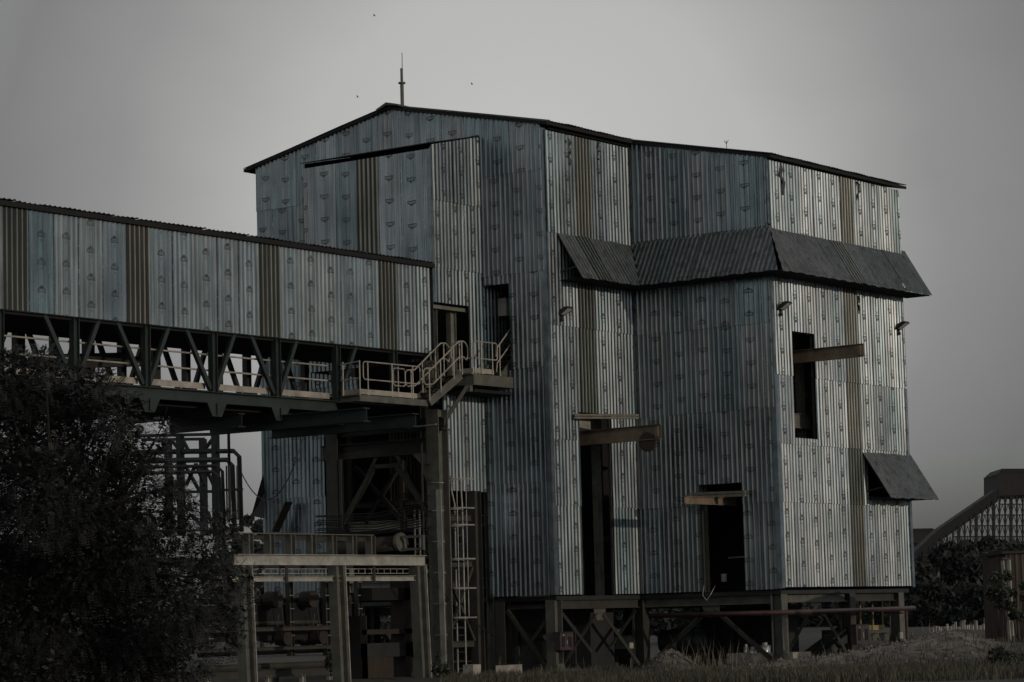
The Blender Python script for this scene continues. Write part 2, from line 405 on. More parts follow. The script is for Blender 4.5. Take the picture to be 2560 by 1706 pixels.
# underside purlin board gives the eaves thickness
for (xa, xb, ya, yb) in ((XR, X2+.36, Y1-.2, Y2-.2), (XR, X3+.28, Y2-.18, Y3+.28), (-64.93, XR, Y1-.2, Y3+.28)):
    slab([(xa, ya, roofz(xa)+.0), (xb, ya, roofz(xb)), (xb, yb, roofz(xb)), (xa, yb, roofz(xa))], .10).build('roof_lining', BLACK, shed)
b = MB(); b.hexa([(XR-.45, Y1-.3, 19.40), (XR, Y1-.3, 19.56), (XR, Y3+.3, 19.56), (XR-.45, Y3+.3, 19.40), (XR-.45, Y1-.3, 19.47), (XR, Y1-.3, 19.66), (XR, Y3+.3, 19.66), (XR-.45, Y3+.3, 19.47)])
b.hexa([(XR+.002, Y1-.3, 19.56), (XR+.5, Y1-.3, 19.48), (XR+.5, Y3+.3, 19.48), (XR+.002, Y3+.3, 19.56), (XR+.002, Y1-.3, 19.66), (XR+.5, Y1-.3, 19.54), (XR+.5, Y3+.3, 19.54), (XR+.002, Y3+.3, 19.66)])
b.build('ridge_cap', TRIM, shed)
MB().box(-62.0, XB-.05, Y1+.10, Y1+.16, 16.6, 18.5).build('partition_or_backing', BLACK, shed)  # black backing sheet, shade behind the head house gap painted as colour
MB().hexa([(-59.92, Y0+.06, 10.2), (-59.88, Y0+.06, 10.2), (-59.88, Y1-.02, 10.2), (-59.92, Y1-.02, 10.2), (-59.92, Y0+.06, 17.42), (-59.88, Y0+.06, 17.42), (-59.88, Y1-.02, 17.98), (-59.92, Y1-.02, 17.98)]).build('wall', BLACK, shed)  # black side of the head house, darkening its roof gap by colour
b = MB().box(XB-.10, XB+.045, Y0-.05, Y0-.04, 10.4, 17.24); b.box(XB+.035, XB+.045, Y0-.038, Y0+.1, 12.13, 17.3); b.build('corner_trim', paint('trim_zinc_pale', (.20, .245, .27), rough=.38, metal=.8), shed)
# lean-to roof of the head house
slab([(-59.98, Y0-.10, 17.44), (XB+.06, Y0-.10, 17.44), (XB+.06, Y1, 18.03), (-59.98, Y1, 18.03)], .03).build('lean_to_roof', BLACK, shed)
# trims
def strip(name, a, c, w=.12, t=.012, ref=(0, 0, 1), mat=TRIM): MB().bar(a, c, w, t, ref).build(name, mat, shed)
b = MB()
for (x, y, z0, z1) in ((X3, Y2, 2.45, 14.55), (X3, Y2, 14.62, 16.85), (X2, Y1, 2.42, 17.95)):
    b.box(x-.12, x+.062, y-.066, y-.054, z0, z1); b.box(x+.05, x+.062, y-.052, y+.12, z0, z1)
b.build('corner_trim', paint('trim_zinc', (.20, .245, .27), rough=.38, metal=.8), shed)
MB().box(X3+.02, X3+.07, Y3-.10, Y3+.07, 2.45, 16.8).build('corner_trim', bpy.data.materials['trim_zinc'], shed)
MB().box(X2-.02, X2+.10, Y2-.16, Y2-.05, 2.45, 17.85).build('corner_trim', TRIM, shed)
# black beam over B2, shade of the soffit gap put into its colour
MB().bar((X2+.1, Y1+.2, 18.0), (X2+.1, Y2-.1, 18.0), .1, .16).build('eaves_beam', BLACK, shed)
# awnings
def awning(O, S, Nout, s0, s1, out, drop, z, hipl, hipr, trans=(), seed=1):
    L = math.hypot(out, drop); O = Vector(O); S = Vector(S); T = (Vector(Nout)*out+Vector((0, 0, -drop)))/L
    n = S.cross(T).normalized(); n = n if n.z > 0 else -n
    # hip cuts: the end runs with slope hip (metres of s per metre of t)
    def t0(s):
        v = 0.
        if hipl < 0 and s < s0: v = max(v, (s0-s)/(-hipl))
        if hipr > 0 and s > s1: v = max(v, (s-s1)/hipr)
        return min(v, L)
    def t1(s):
        v = L+.02*math.sin(s*9)
        if hipl > 0 and s < s0+hipl*L: v = min(v, (s-s0)/hipl)
        if hipr < 0 and s > s1+hipr*L: v = min(v, (s1-s)/(-hipr))
        return max(v, 0)
    a = s0+(hipl*L if hipl < 0 else 0); c = s1+(hipr*L if hipr > 0 else 0)
    o = clad('awning', shed, O+Vector((0, 0, z)), S, T, n, a, c, t0, t1, trans=trans, mat=SH_W, depth=.022, dt=.5, seed=seed, start=a, amp=.02, wav=.008, flips=[1])
    # brackets and purlins under the sheet
    k = MB(); P0 = O+Vector((0, 0, z-.07))
    for s in [s0+.12+i*(s1-s0-.24)/max(1, int((s1-s0)/2)) for i in range(int((s1-s0)/2)+1)]:
        r_ = P0+S*s; e = r_+T*(L-.12); k.bar(r_, e, .06, .06)
        w = P0+S*s+Vector((0, 0, -drop*.8)); k.bar(w, r_+T*(L*.72), .05, .05)
    k.bar(P0+S*(s0+.05)+T*(L-.2)-n*.0, P0+S*(s1-.05)+T*(L-.2), .06, .08); 
    k.build('bracket', DARK, o)
    return o
AO, AD = 1.05, 1.74
hp = AO/math.hypot(AO, AD)
awning((X2, 0, 0), (0, 1, 0), (1, 0, 0), Y1+.62, Y2-.02, AO, AD, 14.6, 0, -hp, trans=(1,), seed=31)
awning((0, Y2, 0), (1, 0, 0), (0, -1, 0), X2+.02, X3+.02, AO, AD, 14.62, hp, hp*.86, seed=33)
awning((X3, 0, 0), (0, 1, 0), (1, 0, 0), Y2-.02, Y3+.42, AO, AD, 14.60, -hp*.86, 0, trans=(5,), seed=35)
awning((X3, 0, 0), (0, 1, 0), (1, 0, 0), 82.78, 86.3, 1.1, 1.7, 7.2, 0, 0, seed=37)
# dark soffit boards close the awnings from below
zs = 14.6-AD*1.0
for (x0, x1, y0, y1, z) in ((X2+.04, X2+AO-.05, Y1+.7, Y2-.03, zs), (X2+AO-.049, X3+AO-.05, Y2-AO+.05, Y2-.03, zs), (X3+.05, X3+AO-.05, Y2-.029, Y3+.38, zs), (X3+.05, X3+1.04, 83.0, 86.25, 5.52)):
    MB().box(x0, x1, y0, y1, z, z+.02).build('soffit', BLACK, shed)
# legs, beams and braces under the cladding
def column(x, y, z0, z1, w=.42, mat=GREY, ref=(1, 0, 0), name='leg'):
    b = MB().ibeam((x, y, z0), (x, y, z1), w*.9, w, .03, ref); b.hexa([(x-w*.75, y-w*.75, z0), (x+w*.75, y-w*.75, z0), (x+w*.75, y+w*.75, z0), (x-w*.75, y+w*.75, z0),
        (x-w*.55, y-w*.55, z0+.12), (x+w*.55, y-w*.55, z0+.12), (x+w*.55, y+w*.55, z0+.12), (x-w*.55, y+w*.55, z0+.12)])
    for s in (-1, 1): b.hexa([(x+s*w*.55-.01, y-w*.7, z0+.12), (x+s*w*.55+.01, y-w*.7, z0+.12), (x+s*w*.55+.01, y+w*.7, z0+.12), (x+s*w*.55-.01, y+w*.7, z0+.12),
        (x+s*w*.53-.01, y-w*.42, z0+.55), (x+s*w*.53+.01, y-w*.42, z0+.55), (x+s*w*.53+.01, y+w*.42, z0+.55), (x+s*w*.53-.01, y+w*.42, z0+.55)])
    return b.build(name, mat, shed)
cols = [(-54.05, Y1+.28), (-51.98, Y1+.28), (-51.95, Y2+.28), (X3-.30, Y2+.28), (X3-.30, 81.9), (X3-.30, 85.4)]
for i, (x, y) in enumerate(cols): column(x, y, gz(x, y)-.25, 2.25, mat=GREY if i in (1, 3, 5) else GREYD, ref=(0, 1, 0) if i in (0, 1) else (1, 0, 0))
for x in (-63.9, -58.0, -51.9, X3-.3):
    for y in (77.3, 81.5, 85.6):
        if (x, y) not in ((-51.9, 77.3),) and x != X3-.3: column(x, y, -.3, 2.25, mat=DARK)
column(-58.0, Y1+.3, -.3, 2.25, mat=DARK)
def bm(name, a, c, w=.2, h=.3, mat=GREYD, kind='i', ref=(0, 0, 1)):
    b = MB(); (b.ibeam(a, c, w, h, .02, ref) if kind == 'i' else b.channel(a, c, w, h, .014, ref) if kind == 'c' else b.angle(a, c, w, .014, ref) if kind == 'l' else b.bar(a, c, w, h, ref))
    return b.build(name, mat, shed)
bm('floor_beam', (-51.95, Y1+.5, 2.10), (-51.95, Y2+.1, 2.10)); bm('floor_beam', (-51.75, Y2+.28, 2.10), (X3-.5, Y2+.28, 2.10), mat=GREY)
bm('floor_beam', (X3-.30, Y2+.5, 2.12), (X3-.30, 81.7, 2.12), mat=GREY); bm('floor_beam', (X3-.30, 82.1, 2.12), (X3-.30, 85.2, 2.12), mat=GREYD)
bm('floor_beam', (-53.85, Y1+.28, 2.05), (-52.2, Y1+.28, 2.05), .1, .14)
for y in (77.3, 81.5, 85.6): bm('floor_beam', (-63.9, y, 2.08), (-52.2, y, 2.08), mat=DARK)
def brace(a, c, mat=GREYD): bm('brace', a, c, .13, .13, mat, 'l')
def gus(x, y, z, ax, w=.36, h=.30):
    b = MB(); hw = w; 
    P = [(-hw*.5, -h), (hw*.5, -h), (hw*.95, h*.0), (hw*.95, h*.35), (-hw*.95, h*.35), (-hw*.95, 0)]
    for sd in (0,):
        fr = [((x+p, y-.012, z+q) if ax == 'x' else (x+.012, y+p, z+q)) for p, q in P]
        bk = [((x+p, y+.012, z+q) if ax == 'x' else (x-.012, y+p, z+q)) for p, q in P]
        b.poly(fr); b.poly(bk[::-1])
        for i in range(6): b.poly([fr[i], bk[i], bk[(i+1) % 6], fr[(i+1) % 6]])
    b.build('gusset', GREY, shed)
ym = (Y1+Y2)/2+.3
gus(-51.93, ym, 1.85, 'y'); brace((-51.93, ym-.15, 1.75), (-51.93, Y1+.6, .02)); brace((-51.93, ym+.15, 1.75), (-51.93, Y2+.05, -.05))
xm = (X2+X3)/2-.15
gus(xm, Y2+.26, 1.85, 'x'); brace((xm-.15, Y2+.26, 1.78), (X2+.05, Y2+.26, -.05)); brace((xm+.15, Y2+.26, 1.78), (X3-.6, Y2+.26, .05))
gus(X3-.28, 79.7, 1.9, 'y'); brace((X3-.28, 79.55, 1.8), (X3-.28, Y2+.55, .1)); brace((X3-.28, 79.85, 1.8), (X3-.28, 81.65, .15))
brace((-53.85, Y1+.24, 1.95), (-52.2, Y1+.24, -.05)); brace((-53.85, Y1+.32, -.1), (-52.15, Y1+.32, 1.75))
brace((-51.93, Y1+.6, 1.8), (-51.93, ym-.6, .5), DARK); brace((-51.93, Y2-.05, 1.8), (-51.93, ym+.6, .6), DARK)
# hoist beams, planks
def hoist(a, c, w, h, plate=True, mat=ORNG):
    o = bm('hoist_beam', a, c, w, h, mat); d = (Vector(c)-Vector(a)).normalized(); e = Vector(c)-d*.16
    p = MB().box(e.x-.06, e.x+.06, e.y-w*.42, e.y+w*.42, e.z-h*.36, e.z+h*.36) if plate else None
    if p: q = p.build('end_plate', mat, o)
    return o
hoist((X3-2.0, 79.35, 10.30), (X3+2.15, 79.35, 10.34), .16, .44)
hoist((X2-1.8, 74.75, 8.12-.42), (X2+2.55, 74.75, 8.16-.42), .18, .50)
b = MB().tube([(X2+2.0, 74.70, 7.42), (X2+2.0, 74.80, 7.42)], .33, 20); b.build('trolley_wheel', RUST, shed)
for dz in (.0, .09): MB().bar((X2+.16, 73.1, 8.28+dz), (X2+1.25, 75.3, 8.30+dz), .16, .07).build('plank', WOOD, shed)
p_ = at(1720, 1252, Y=Y2-.8); q_ = at(1826, 1262, Y=Y2-.0)
hoist((-48.35, Y2+.9, 5.42), (-48.35, Y2-2.3, 5.42), .14, .26, False)
for dz in (0, .1): MB().bar(tuple(at(1729, 1243-dz*78, Y=Y2-.45)), tuple(at(1864, 1238-dz*78, Y=Y2-.45)), .14, .085).build('plank', WOOD, shed)
# steel frames round the openings
def fr(name, pts, w=.09):
    b = MB()
    for i in range(len(pts)-1): b.bar(pts[i], pts[i+1], w, w)
    b.build(name, GREYD, shed)
fr('door_frame', [(-49.22, Y2+.09, 2.4), (-49.22, Y2+.09, 6.04), (-47.48, Y2+.09, 6.04), (-47.48, Y2+.09, 2.4)])
fr('door_frame', [(X2-.09, 73.6, 2.4), (X2-.09, 73.6, 8.54), (X2-.09, 75.52, 8.54), (X2-.09, 75.52, 2.4)])
fr('window_frame', [(X3-.09, 78.13, 7.45), (X3-.09, 78.13, 11.1), (X3-.09, 79.77, 11.1), (X3-.09, 79.77, 7.45), (X3-.09, 78.13, 7.45)])
# things seen through the openings
MB().box(-52.75, -52.6, 74.5, 76.2, 7.95, 8.42).build('inner_plate', PALE, shed)
b = MB().ibeam((-52.5, 75.70, 2.2), (-52.5, 75.70, 7.5), .22, .26, .02, (0, 1, 0)); o = b.build('inner_column', INNER, shed)
for z in (6.6, 5.6, 4.2, 2.9): MB().hexa([(-52.5, 75.84, z), (-52.4, 75.84, z), (-52.4, 76.35, z+.12), (-52.5, 76.35, z+.12), (-52.5, 75.84, z+.22), (-52.4, 75.84, z+.22), (-52.4, 76.35, z+.16), (-52.5, 76.35, z+.16)]).build('bracket', GREYD, o)
MB().ibeam((-49.42, Y2+.6, 2.4), (-49.42, Y2+.6, 6.0), .14, .18, .015, (0, 1, 0)).build('inner_column', INNER, shed)
MB().bar((-48.9, Y2+1.2, 3.55), (-47.3, Y2+1.2, 3.58), .04, .05).build('inner_rail', INNER, shed)
b = MB().tube([(-48.80, Y2+.7, 3.0), (-48.80, Y2+.7, 2.74)], .10, 12); b.build('lamp_can', PALE, shed)
MB().tube([(-49.15, Y2-.03, 2.62), (-49.2, Y2-.05, 2.3), (-49.05, Y2-.05, 2.12), (-48.9, Y2-.04, 2.3), (-48.85, Y2+.2, 2.6)], .013, 6).build('rope_loop', CREAM, shed)
MB().box(X3-1.2, X3-1.1, 79.7, 80.7, 10.55, 11.2).build('inner_plate', INNER, shed)
MB().ibeam((X3-.9, 80.25, 7.2), (X3-.9, 80.25, 10.4), .22, .26, .02, (0, 1, 0)).build('inner_column', INNER, shed)
MB().ibeam((X3-.7, 78.6, 8.15), (X3-.7, 80.5, 8.15), .12, .5, .02).build('inner_beam', INNER, shed)
for z in (8.9, 9.6): MB().bar((X3-1.1, 79.0, z), (X3-1.1, 80.4, z), .04, .05).build('inner_rail', CREAM, shed)
MB().hexa([(X3-.9, 80.4, 9.0), (X3-.8, 80.4, 9.0), (X3-.8, 80.9, 9.1), (X3-.9, 80.9, 9.1), (X3-.9, 80.4, 9.25), (X3-.8, 80.4, 9.25), (X3-.8, 80.9, 9.2), (X3-.9, 80.9, 9.2)]).build('bracket', GREY, shed)
MB().box(-54.3, -53.95, Y1+.75, Y1+.9, 11.9, 12.5).build('switch_panel', WHITE, shed)
# doorway to the gallery: jamb posts
MB().ibeam((-54.75, 69.6, 8.8), (-54.75, 69.6, 12.1), .3, .3, .02, (0, 1, 0)).build('inner_column', INNER, shed)
MB().box(-54.85, -54.72, 69.1, 69.75, 9.2, 12.2).build('inner_plate', GREYD, shed)
MB().ibeam((-54.8, 70.75, 9.2), (-54.8, 70.75, 12.2), .2, .3, .02, (0, 1, 0)).build('inner_column', INNER, shed)
MB().bar((XB-.15, Y0, 12.0), (XB-.15, 71.3, 12.0), .1, .12).build('inner_beam', INNER, shed)
# lower left interior seen under the gallery
clad('partition_or_backing', shed, (-60.3, 0, 0), (0, 1, 0), (0, 0, 1), (1, 0, 0), 74.0, 78.0, 5.5, 9.0, mat=sheet_mat('sunlit_rusty_sheet', (.16, .10, .07), (.42, .33, .26), marks=False, rough=.6, metal=.1), seed=41, label='inner rusty sheets with sunlight painted in tan')  # lighter copy of the rusty sheet, sunlight put into its colour
clad('partition_or_backing', shed, (0, 76.5, 0), (1, 0, 0), (0, 0, 1), (0, -1, 0), -60.4, -57.6, 2.4, 5.6, seed=43)
for x in (-60.9, -57.2): MB().ibeam((x, Y1+.4, 2.0), (x, Y1+.4, 9.6), .3, .36, .03, (1, 0, 0)).build('inner_column', INNER, shed)
MB().bar((-60.7, Y1+.5, 5.6), (-59.2, Y1+.5, 7.9), .14, .14).build('brace', GREYD, shed); MB().bar((-57.4, Y1+.5, 5.4), (-58.9, Y1+.5, 7.9), .14, .14).build('brace', GREYD, shed)
for z in (5.0, 2.9): MB().ibeam((-61.3, Y1+.35, z), (-54.5, Y1+.35, z), .2, .34, .02).build('inner_beam', INNER, shed)
MB().ibeam((-54.5, Y1+.3, -.2), (-54.5, Y1+.3, 9.0), .3, .3, .02, (1, 0, 0)).build('inner_column', INNER, shed)
MB().box(XB-.3, XB-.25, Y1+.5, Y3, 2.4, 9.0).build('partition_or_backing', BLACK, shed)  # black sheets here and below paint the opening's inner darkness
MB().box(-60.2, XB, Y1+4.8, Y1+4.9, 5.4, 9.0).build('partition_or_backing', BLACK, shed)
# lightning mast and small rod
m_ = at(1006, 268, Y=Y1+1.0)
b = MB().tube([(m_.x, m_.y, 19.2), (m_.x, m_.y, 20.55)], .065, 12); b.tube([(m_.x, m_.y, 20.55), (m_.x, m_.y, 20.60)], .13, 14); b.tube([(m_.x, m_.y, 20.6), (m_.x, m_.y, 21.1)], .048, 10); b.tube([(m_.x+.03, m_.y, 21.1), (m_.x+.04, m_.y, 21.65)], .014, 6)
b.build('lightning_mast', GREY, shed)
b = MB(); q = (-48.9, Y2+2.0, roofz(-48.9)+.05); b.tube([q, (q[0], q[1], q[2]+.45)], .012, 6)
for dx in (-.09, .09): b.tube([(q[0], q[1], q[2]+.33), (q[0]+dx, q[1], q[2]+.45)], .010, 5)
b.build('lightning_mast', DARK, shed)
# bent and torn sheet scraps
def scrap(px, py, plane, sz, seed, mat=SH_A):
    rr = random.Random(seed); p = at(px, py, **plane); n = Vector((1, 0, 0)) if 'X' in plane else Vector((0, -1, 0)); t = Vector((0, 1, 0)) if 'X' in plane else Vector((1, 0, 0))
    b = MB(); pts = []
    for i in range(7):
        z = -sz*i/6*1.6; w = sz*(.35-.25*abs(i/6-.3)); pts.append((p+t*(rr.uniform(-.5, .5)*w-w*.5)+Vector((0, 0, z))+n*(.05+rr.uniform(0, .10)), p+t*(w*.5+rr.uniform(-.3, .3)*w)+Vector((0, 0, z))+n*(.05+rr.uniform(0, .12))))
    for i in range(6): b.quad(tuple(pts[i][0]), tuple(pts[i][1]), tuple(pts[i+1][1]), tuple(pts[i+1][0]))
    b.build('torn_strip', mat, shed)
for i, a in enumerate([(1946, 395, dict(X=X3), .8), (2138, 455, dict(X=X3), .45), (1490, 355, dict(X=X2), .4), (2140, 740, dict(X=X3), .4), (1415, 345, dict(X=X2), .6)]): scrap(*a, seed=i, mat=TRIM)
# ------------------------------------------------------------------ conveyor gallery
gal = empty('conveyor_gallery', (-56, 58, 8.6), 'long elevated conveyor gallery clad in corrugated sheets above an open truss walkway', 'conveyor gallery')
GX, GW, GS, GE = XB+.02, 4.0, 41.0, 69.08
clad('side_wall', gal, (GX, 0, 0), (0, 1, 0), (0, 0, 1), (1, 0, 0), GS, GE, 10.40, 13.36, rows=(), flips=[0], seed=51, start=GE-.95*30+.22,
     trans=(10, 15, 21, 27), label='near side wall with four olive translucent panels')
MB().box(GX-GW-.05, GX-GW, GS, GE, 10.4, 13.3).build('side_wall', TRIM, gal)
clad('roof', gal, (0, 0, 13.40), (0, 1, 0), (1, 0, 0), (0, 0, 1), GS, GE+.2, GX-GW-.15, GX+.14, mat=SH_R, seed=53, dt=4, amp=.02)
MB().box(GX-GW, GX+.13, GS, GE+.17, 13.24, 13.38).build('roof_lining', BLACK, gal)
MB().box(GX-GW+.6, GX-.10, GS, GE, 10.30, 10.36).build('belt_deck', BLACK, gal)
b = MB(); 
for y in [GS+1+i*.9 for i in range(30)]: pass
posts_px = [5, 192, 370, 537, 697, 848]
py_ = [at(px, 900, X=GX).y for px in posts_px]; sp = (py_[5]-py_[0])/5
ys = [py_[0]+sp*i for i in range(-3, 7)]
ZC, ZT = 8.55, 10.4
for xx, mt in ((GX-.12, GREEN), (GX-GW+.1, DARK)):
    for y in ys:
        MB().ibeam((xx, y, ZC), (xx, y, ZT), .2, .22, .02, (0, 1, 0)).build('truss_post', mt, gal)
    for i in range(len(ys)-1):
        a, c = ys[i], ys[i+1]
        if xx > -56:
            # diagonals meet at every second panel point
            if i in (0, 2, 4, 6, 8): pass
            MB().bar((xx-.02, a+.12, ZC+.12), (xx-.02, a+.95, ZT), .13, .12, (1, 0, 0)).build('truss_diagonal', mt, gal) if i != 3 else None
            MB().bar((xx-.02, c-.12, ZC+.12), (xx-.02, c-1.15, ZT), .13, .12, (1, 0, 0)).build('truss_diagonal', mt, gal) if i not in (7, 8) else None
        else:
            MB().bar((xx, a+.1, ZC), (xx, a+.9, ZT), .13, .13, (1, 0, 0)).build('truss_diagonal', mt, gal)
            MB().bar((xx, c-.1, ZC), (xx, c-1.0, ZT), .13, .13, (1, 0, 0)).build('truss_diagonal', mt, gal)
            MB().box(xx-.12, xx+.12, (a+c)/2-.16, (a+c)/2+.16, ZC, ZT).build('truss_post', mt, gal)
    MB().ibeam((xx, GS, 8.42), (xx, ys[8] if xx > -56 else 69.0, 8.42), .24, .34, .02).build('bottom_chord', mt, gal)
    MB().ibeam((xx, GS, 10.46), (xx, GE, 10.46), .2, .16, .02).build('top_chord', mt, gal)
for i, y in enumerate(ys[:9]):
    b = MB(); x = GX+.01
    b.hexa([(x-.012, y-.2, 7.85), (x+.012, y-.2, 7.85), (x+.012, y+.2, 7.85), (x-.012, y+.2, 7.85), (x-.012, y-.42, 8.25), (x+.012, y-.42, 8.25), (x+.012, y+.42, 8.25), (x-.012, y+.42, 8.25)])
    b.bar((x+.05, y, 7.9), (x+.05, y, 8.25), .03, .08, (0, 1, 0)); b.build('gusset', GREEN, gal)
    MB().ibeam((GX, y, 8.05), (GX-GW, y, 8.05), .2, .36, .02).build('cross_beam', DARK, gal)
for y in (61.7, 64.6, 60.1): MB().ibeam((-57.4 if y != 60.1 else -57.6, y, 7.82), (-51.05 if y == 61.7 else -51.5 if y == 64.6 else -54.6, y, 7.82), .3, .42, .03).build('cross_beam', GREEN, gal)
MB().box(GX-GW+.1, GX-.25, GS, 67.5, 8.60, 8.64).build('walkway_floor', DARK, gal)
MB().box(GX-GW+.3, GX-.5, GS, 67.5, 8.12, 8.2).build('walkway_floor', BLACK, gal)
def pipe(pts, r=.022, name='handrail', par=gal, mat=CREAM, n=6):
    return MB().tube(pts, r, n).build(name, mat, par)
for z in (9.72, 9.25):
    pipe([(GX-.30, GS, z), (GX-.30, 64.2, z)], .028); pipe([(GX-GW+.35, GS, z), (GX-GW+.35, 68.5, z)], .025, mat=DARK)
for i in range(len(ys)-1):
    a = ys[i]+.15; c = min(ys[i+1]-.15, 64.3)
    if c-a > .3: MB().box(GX-.33, GX-.30, a, c, 8.68, 8.86).build('toe_board', CREAM, gal)
# conveyor idlers, belt truss inside
b = MB(); b.tube([(GX-3.2, 54.5, 9.55), (GX-3.2, 58.2, 9.85)], .14, 8); b.bar((GX-3.3, 53.8, 9.35), (GX-3.3, 59.3, 9.80), .3, .30); b.build('drive_unit', DARK, gal)
# ------------------------------------------------------------------ access platform with stairs
plat = empty('stair_platform', (-53.8, 68, 8.6), 'steel stair and landing with cream tube railings at the gallery end', 'stairs')
XP = -53.15
ZL, ZW = 9.70, 8.74
b = MB().channel((XP, 69.75, ZL-.2), (XP, Y1-.02, ZL-.2), .12, .36, .016, side=-1); b.build('landing_beam', GREY, plat)
b = MB().channel((XB+.05, 69.75, ZL-.2), (XP+.01, 69.75, ZL-.2), .12, .36, .016, side=1); b.build('landing_beam', GREY, plat)
MB().box(-55.2, XP-.02, 69.78, Y1-.1, ZL-.05, ZL-.01).build('landing_floor', DARK, plat)
MB().box(-55.2, XP-.1, 69.9, Y1+.4, ZL-.6, ZL-.5).build('landing_floor', BLACK, plat)
for s in (0, 1):
    x = -53.42-.75*s
    MB().bar((x, 67.75, ZW-.08), (x, 69.45, ZL-.06), .03, .26).build('stringer', GREY, plat)
b_ = 5
for i in range(b_):
    t = (i+.5)/b_; y = 67.85+1.5*t; z = ZW+(ZL-ZW)*t
    MB().box(-54.16, -53.44, y-.13, y+.13, z-.02, z+.01).build('tread', GREYD, plat)
MB().bar((XP-.25, 71.55, ZL-.1), (XP-.25, 73.4, ZL+1.55), .03, .28).build('stringer', GREY, plat)
MB().bar((XP-1.1, 71.55, ZL-.1), (XP-1.1, 73.4, ZL+1.55), .03, .28).build('stringer', GREY, plat)
for i in range(7):
    t = (i+.5)/7; MB().box(XP-1.08, XP-.28, 71.55+1.85*t-.13, 71.55+1.85*t+.13, ZL+1.55*t, ZL+1.55*t+.03).build('tread', GREYD, plat)
# lower walkway bay
MB().channel((-53.55, 64.4, ZW-.10), (-53.55, 67.85, ZW-.10), .1, .2, .014, side=-1).build('walkway_beam', GREY, plat)
MB().channel((GX, 64.4, ZW-.10), (-53.56, 64.4, ZW-.10), .1, .2, .014, side=1).build('walkway_beam', GREY, plat)
MB().box(GX, -53.58, 64.43, 67.8, ZW-.02, ZW+.01).build('walkway_floor', DARK, plat)
MB().box(-53.60, -53.575, 64.5, 67.3, ZW+.03, ZW+.19).build('toe_board', CREAM, plat); MB().box(GX+.05, -53.62, 64.46, 64.485, ZW+.03, ZW+.19).build('toe_board', CREAM, plat)
MB().box(-53.9, XP-.03, 69.80, 69.825, ZL+.02, ZL+.18).build('toe_board', CREAM, plat); MB().box(XP-.05, XP-.025, 69.85, 70.9, ZL+.02, ZL+.18).build('toe_board', CREAM, plat)
def loop(c, ax, w, h, r=.10, par=plat):   # rounded rectangle rail in plane spanned by ax and z
    c = Vector(c); ax = Vector(ax); pts = []
    for (sx, sz, a0) in ((1, 1, 0), (-1, 1, 90), (-1, -1, 180), (1, -1, 270)):
        for k in range(4):
            a = math.radians(a0+30*k); pts.append(c+ax*(sx*(w/2-r)+r*math.cos(a))+Vector((0, 0, sz*(h/2-r)+r*math.sin(a))))
    pts.append(pts[0]); pipe(pts, .022, par=par)
def post(x, y, z, h=1.08): pipe([(x, y, z), (x, y, z+h)], .024, 'rail_post', plat)
post(GX+.12, 64.45, ZW); pipe([(GX+.02, 64.45, ZW+1.0), (-53.58, 64.45, ZW+1.05)], .024, par=plat); pipe([(GX+.02, 64.45, ZW+.5), (-53.58, 64.45, ZW+.52)], .022, par=plat)
for y in (64.45, 64.85, 66.05, 67.1): post(-53.58, y, ZW)
loop((-53.58, 66.05, ZW+.78), (0, 1, 0), 2.85, .56)
loop((-54.1, 67.05, ZW+.74), (0, 1, 0), .62, .56)
post(-54.1, 67.0, ZW)
for x in (-53.42, -54.17):
    for (dz, ) in ((1.02,), (.50,)):
        pipe([(x, 67.55, ZW+dz-.02), (x, 67.95, ZW+dz+.02), (x, 69.35, ZL+dz+.02), (x, 69.6, ZL+dz+.04), (x, 69.75, ZL+dz-.05)], .024, par=plat)
    pipe([(x, 67.55, ZW+1.0), (x, 67.45, ZW+.9), (x, 67.45, ZW+.6), (x, 67.55, ZW+.48)], .022, par=plat)
    pipe([(x, 69.75, ZL+.97), (x, 69.82, ZL+.85), (x, 69.82, ZL+.6), (x, 69.75, ZL+.45)], .022, par=plat)
    for (y, z) in ((67.75, ZW), (68.35, ZW+.32), (69.05, ZW+.78), (69.5, ZL)): post(x, y, z-.05)
loop((-53.15, 70.45, ZL+.78), (0, 1, 0), 1.25, .56); post(XP, 70.2, ZL); post(XP, 70.8, ZL)
pipe([(-53.5, 69.8, ZL+1.05), (-54.0, 69.8, ZL+1.05), (-54.1, 69.8, ZL+.95), (-54.1, 69.8, ZL+.6), (-54.0, 69.8, ZL+.5), (-53.2, 69.8, ZL+.5)], .022, par=plat)
post(-53.75, 69.8, ZL); post(-53.2, 69.8, ZL)
for dz in (1.0, .5): pipe([(XP-.22, 71.3, ZL+dz-.35), (XP-.22, 71.35, ZL+dz-.05), (XP-.22, 73.3, ZL+dz+1.65)], .024, par=plat)
post(XP-.22, 71.5, ZL)
MB().bar(tuple(at(1168, 965, X=-53.3)), tuple(at(1095, 1080, X=-53.9)), .12, .12).build('knee_brace', GREYD, plat)
MB().box(-53.45, -53.2, 69.6, 69.75, ZL-.6, ZL-.38).build('bracket', GREY, plat)
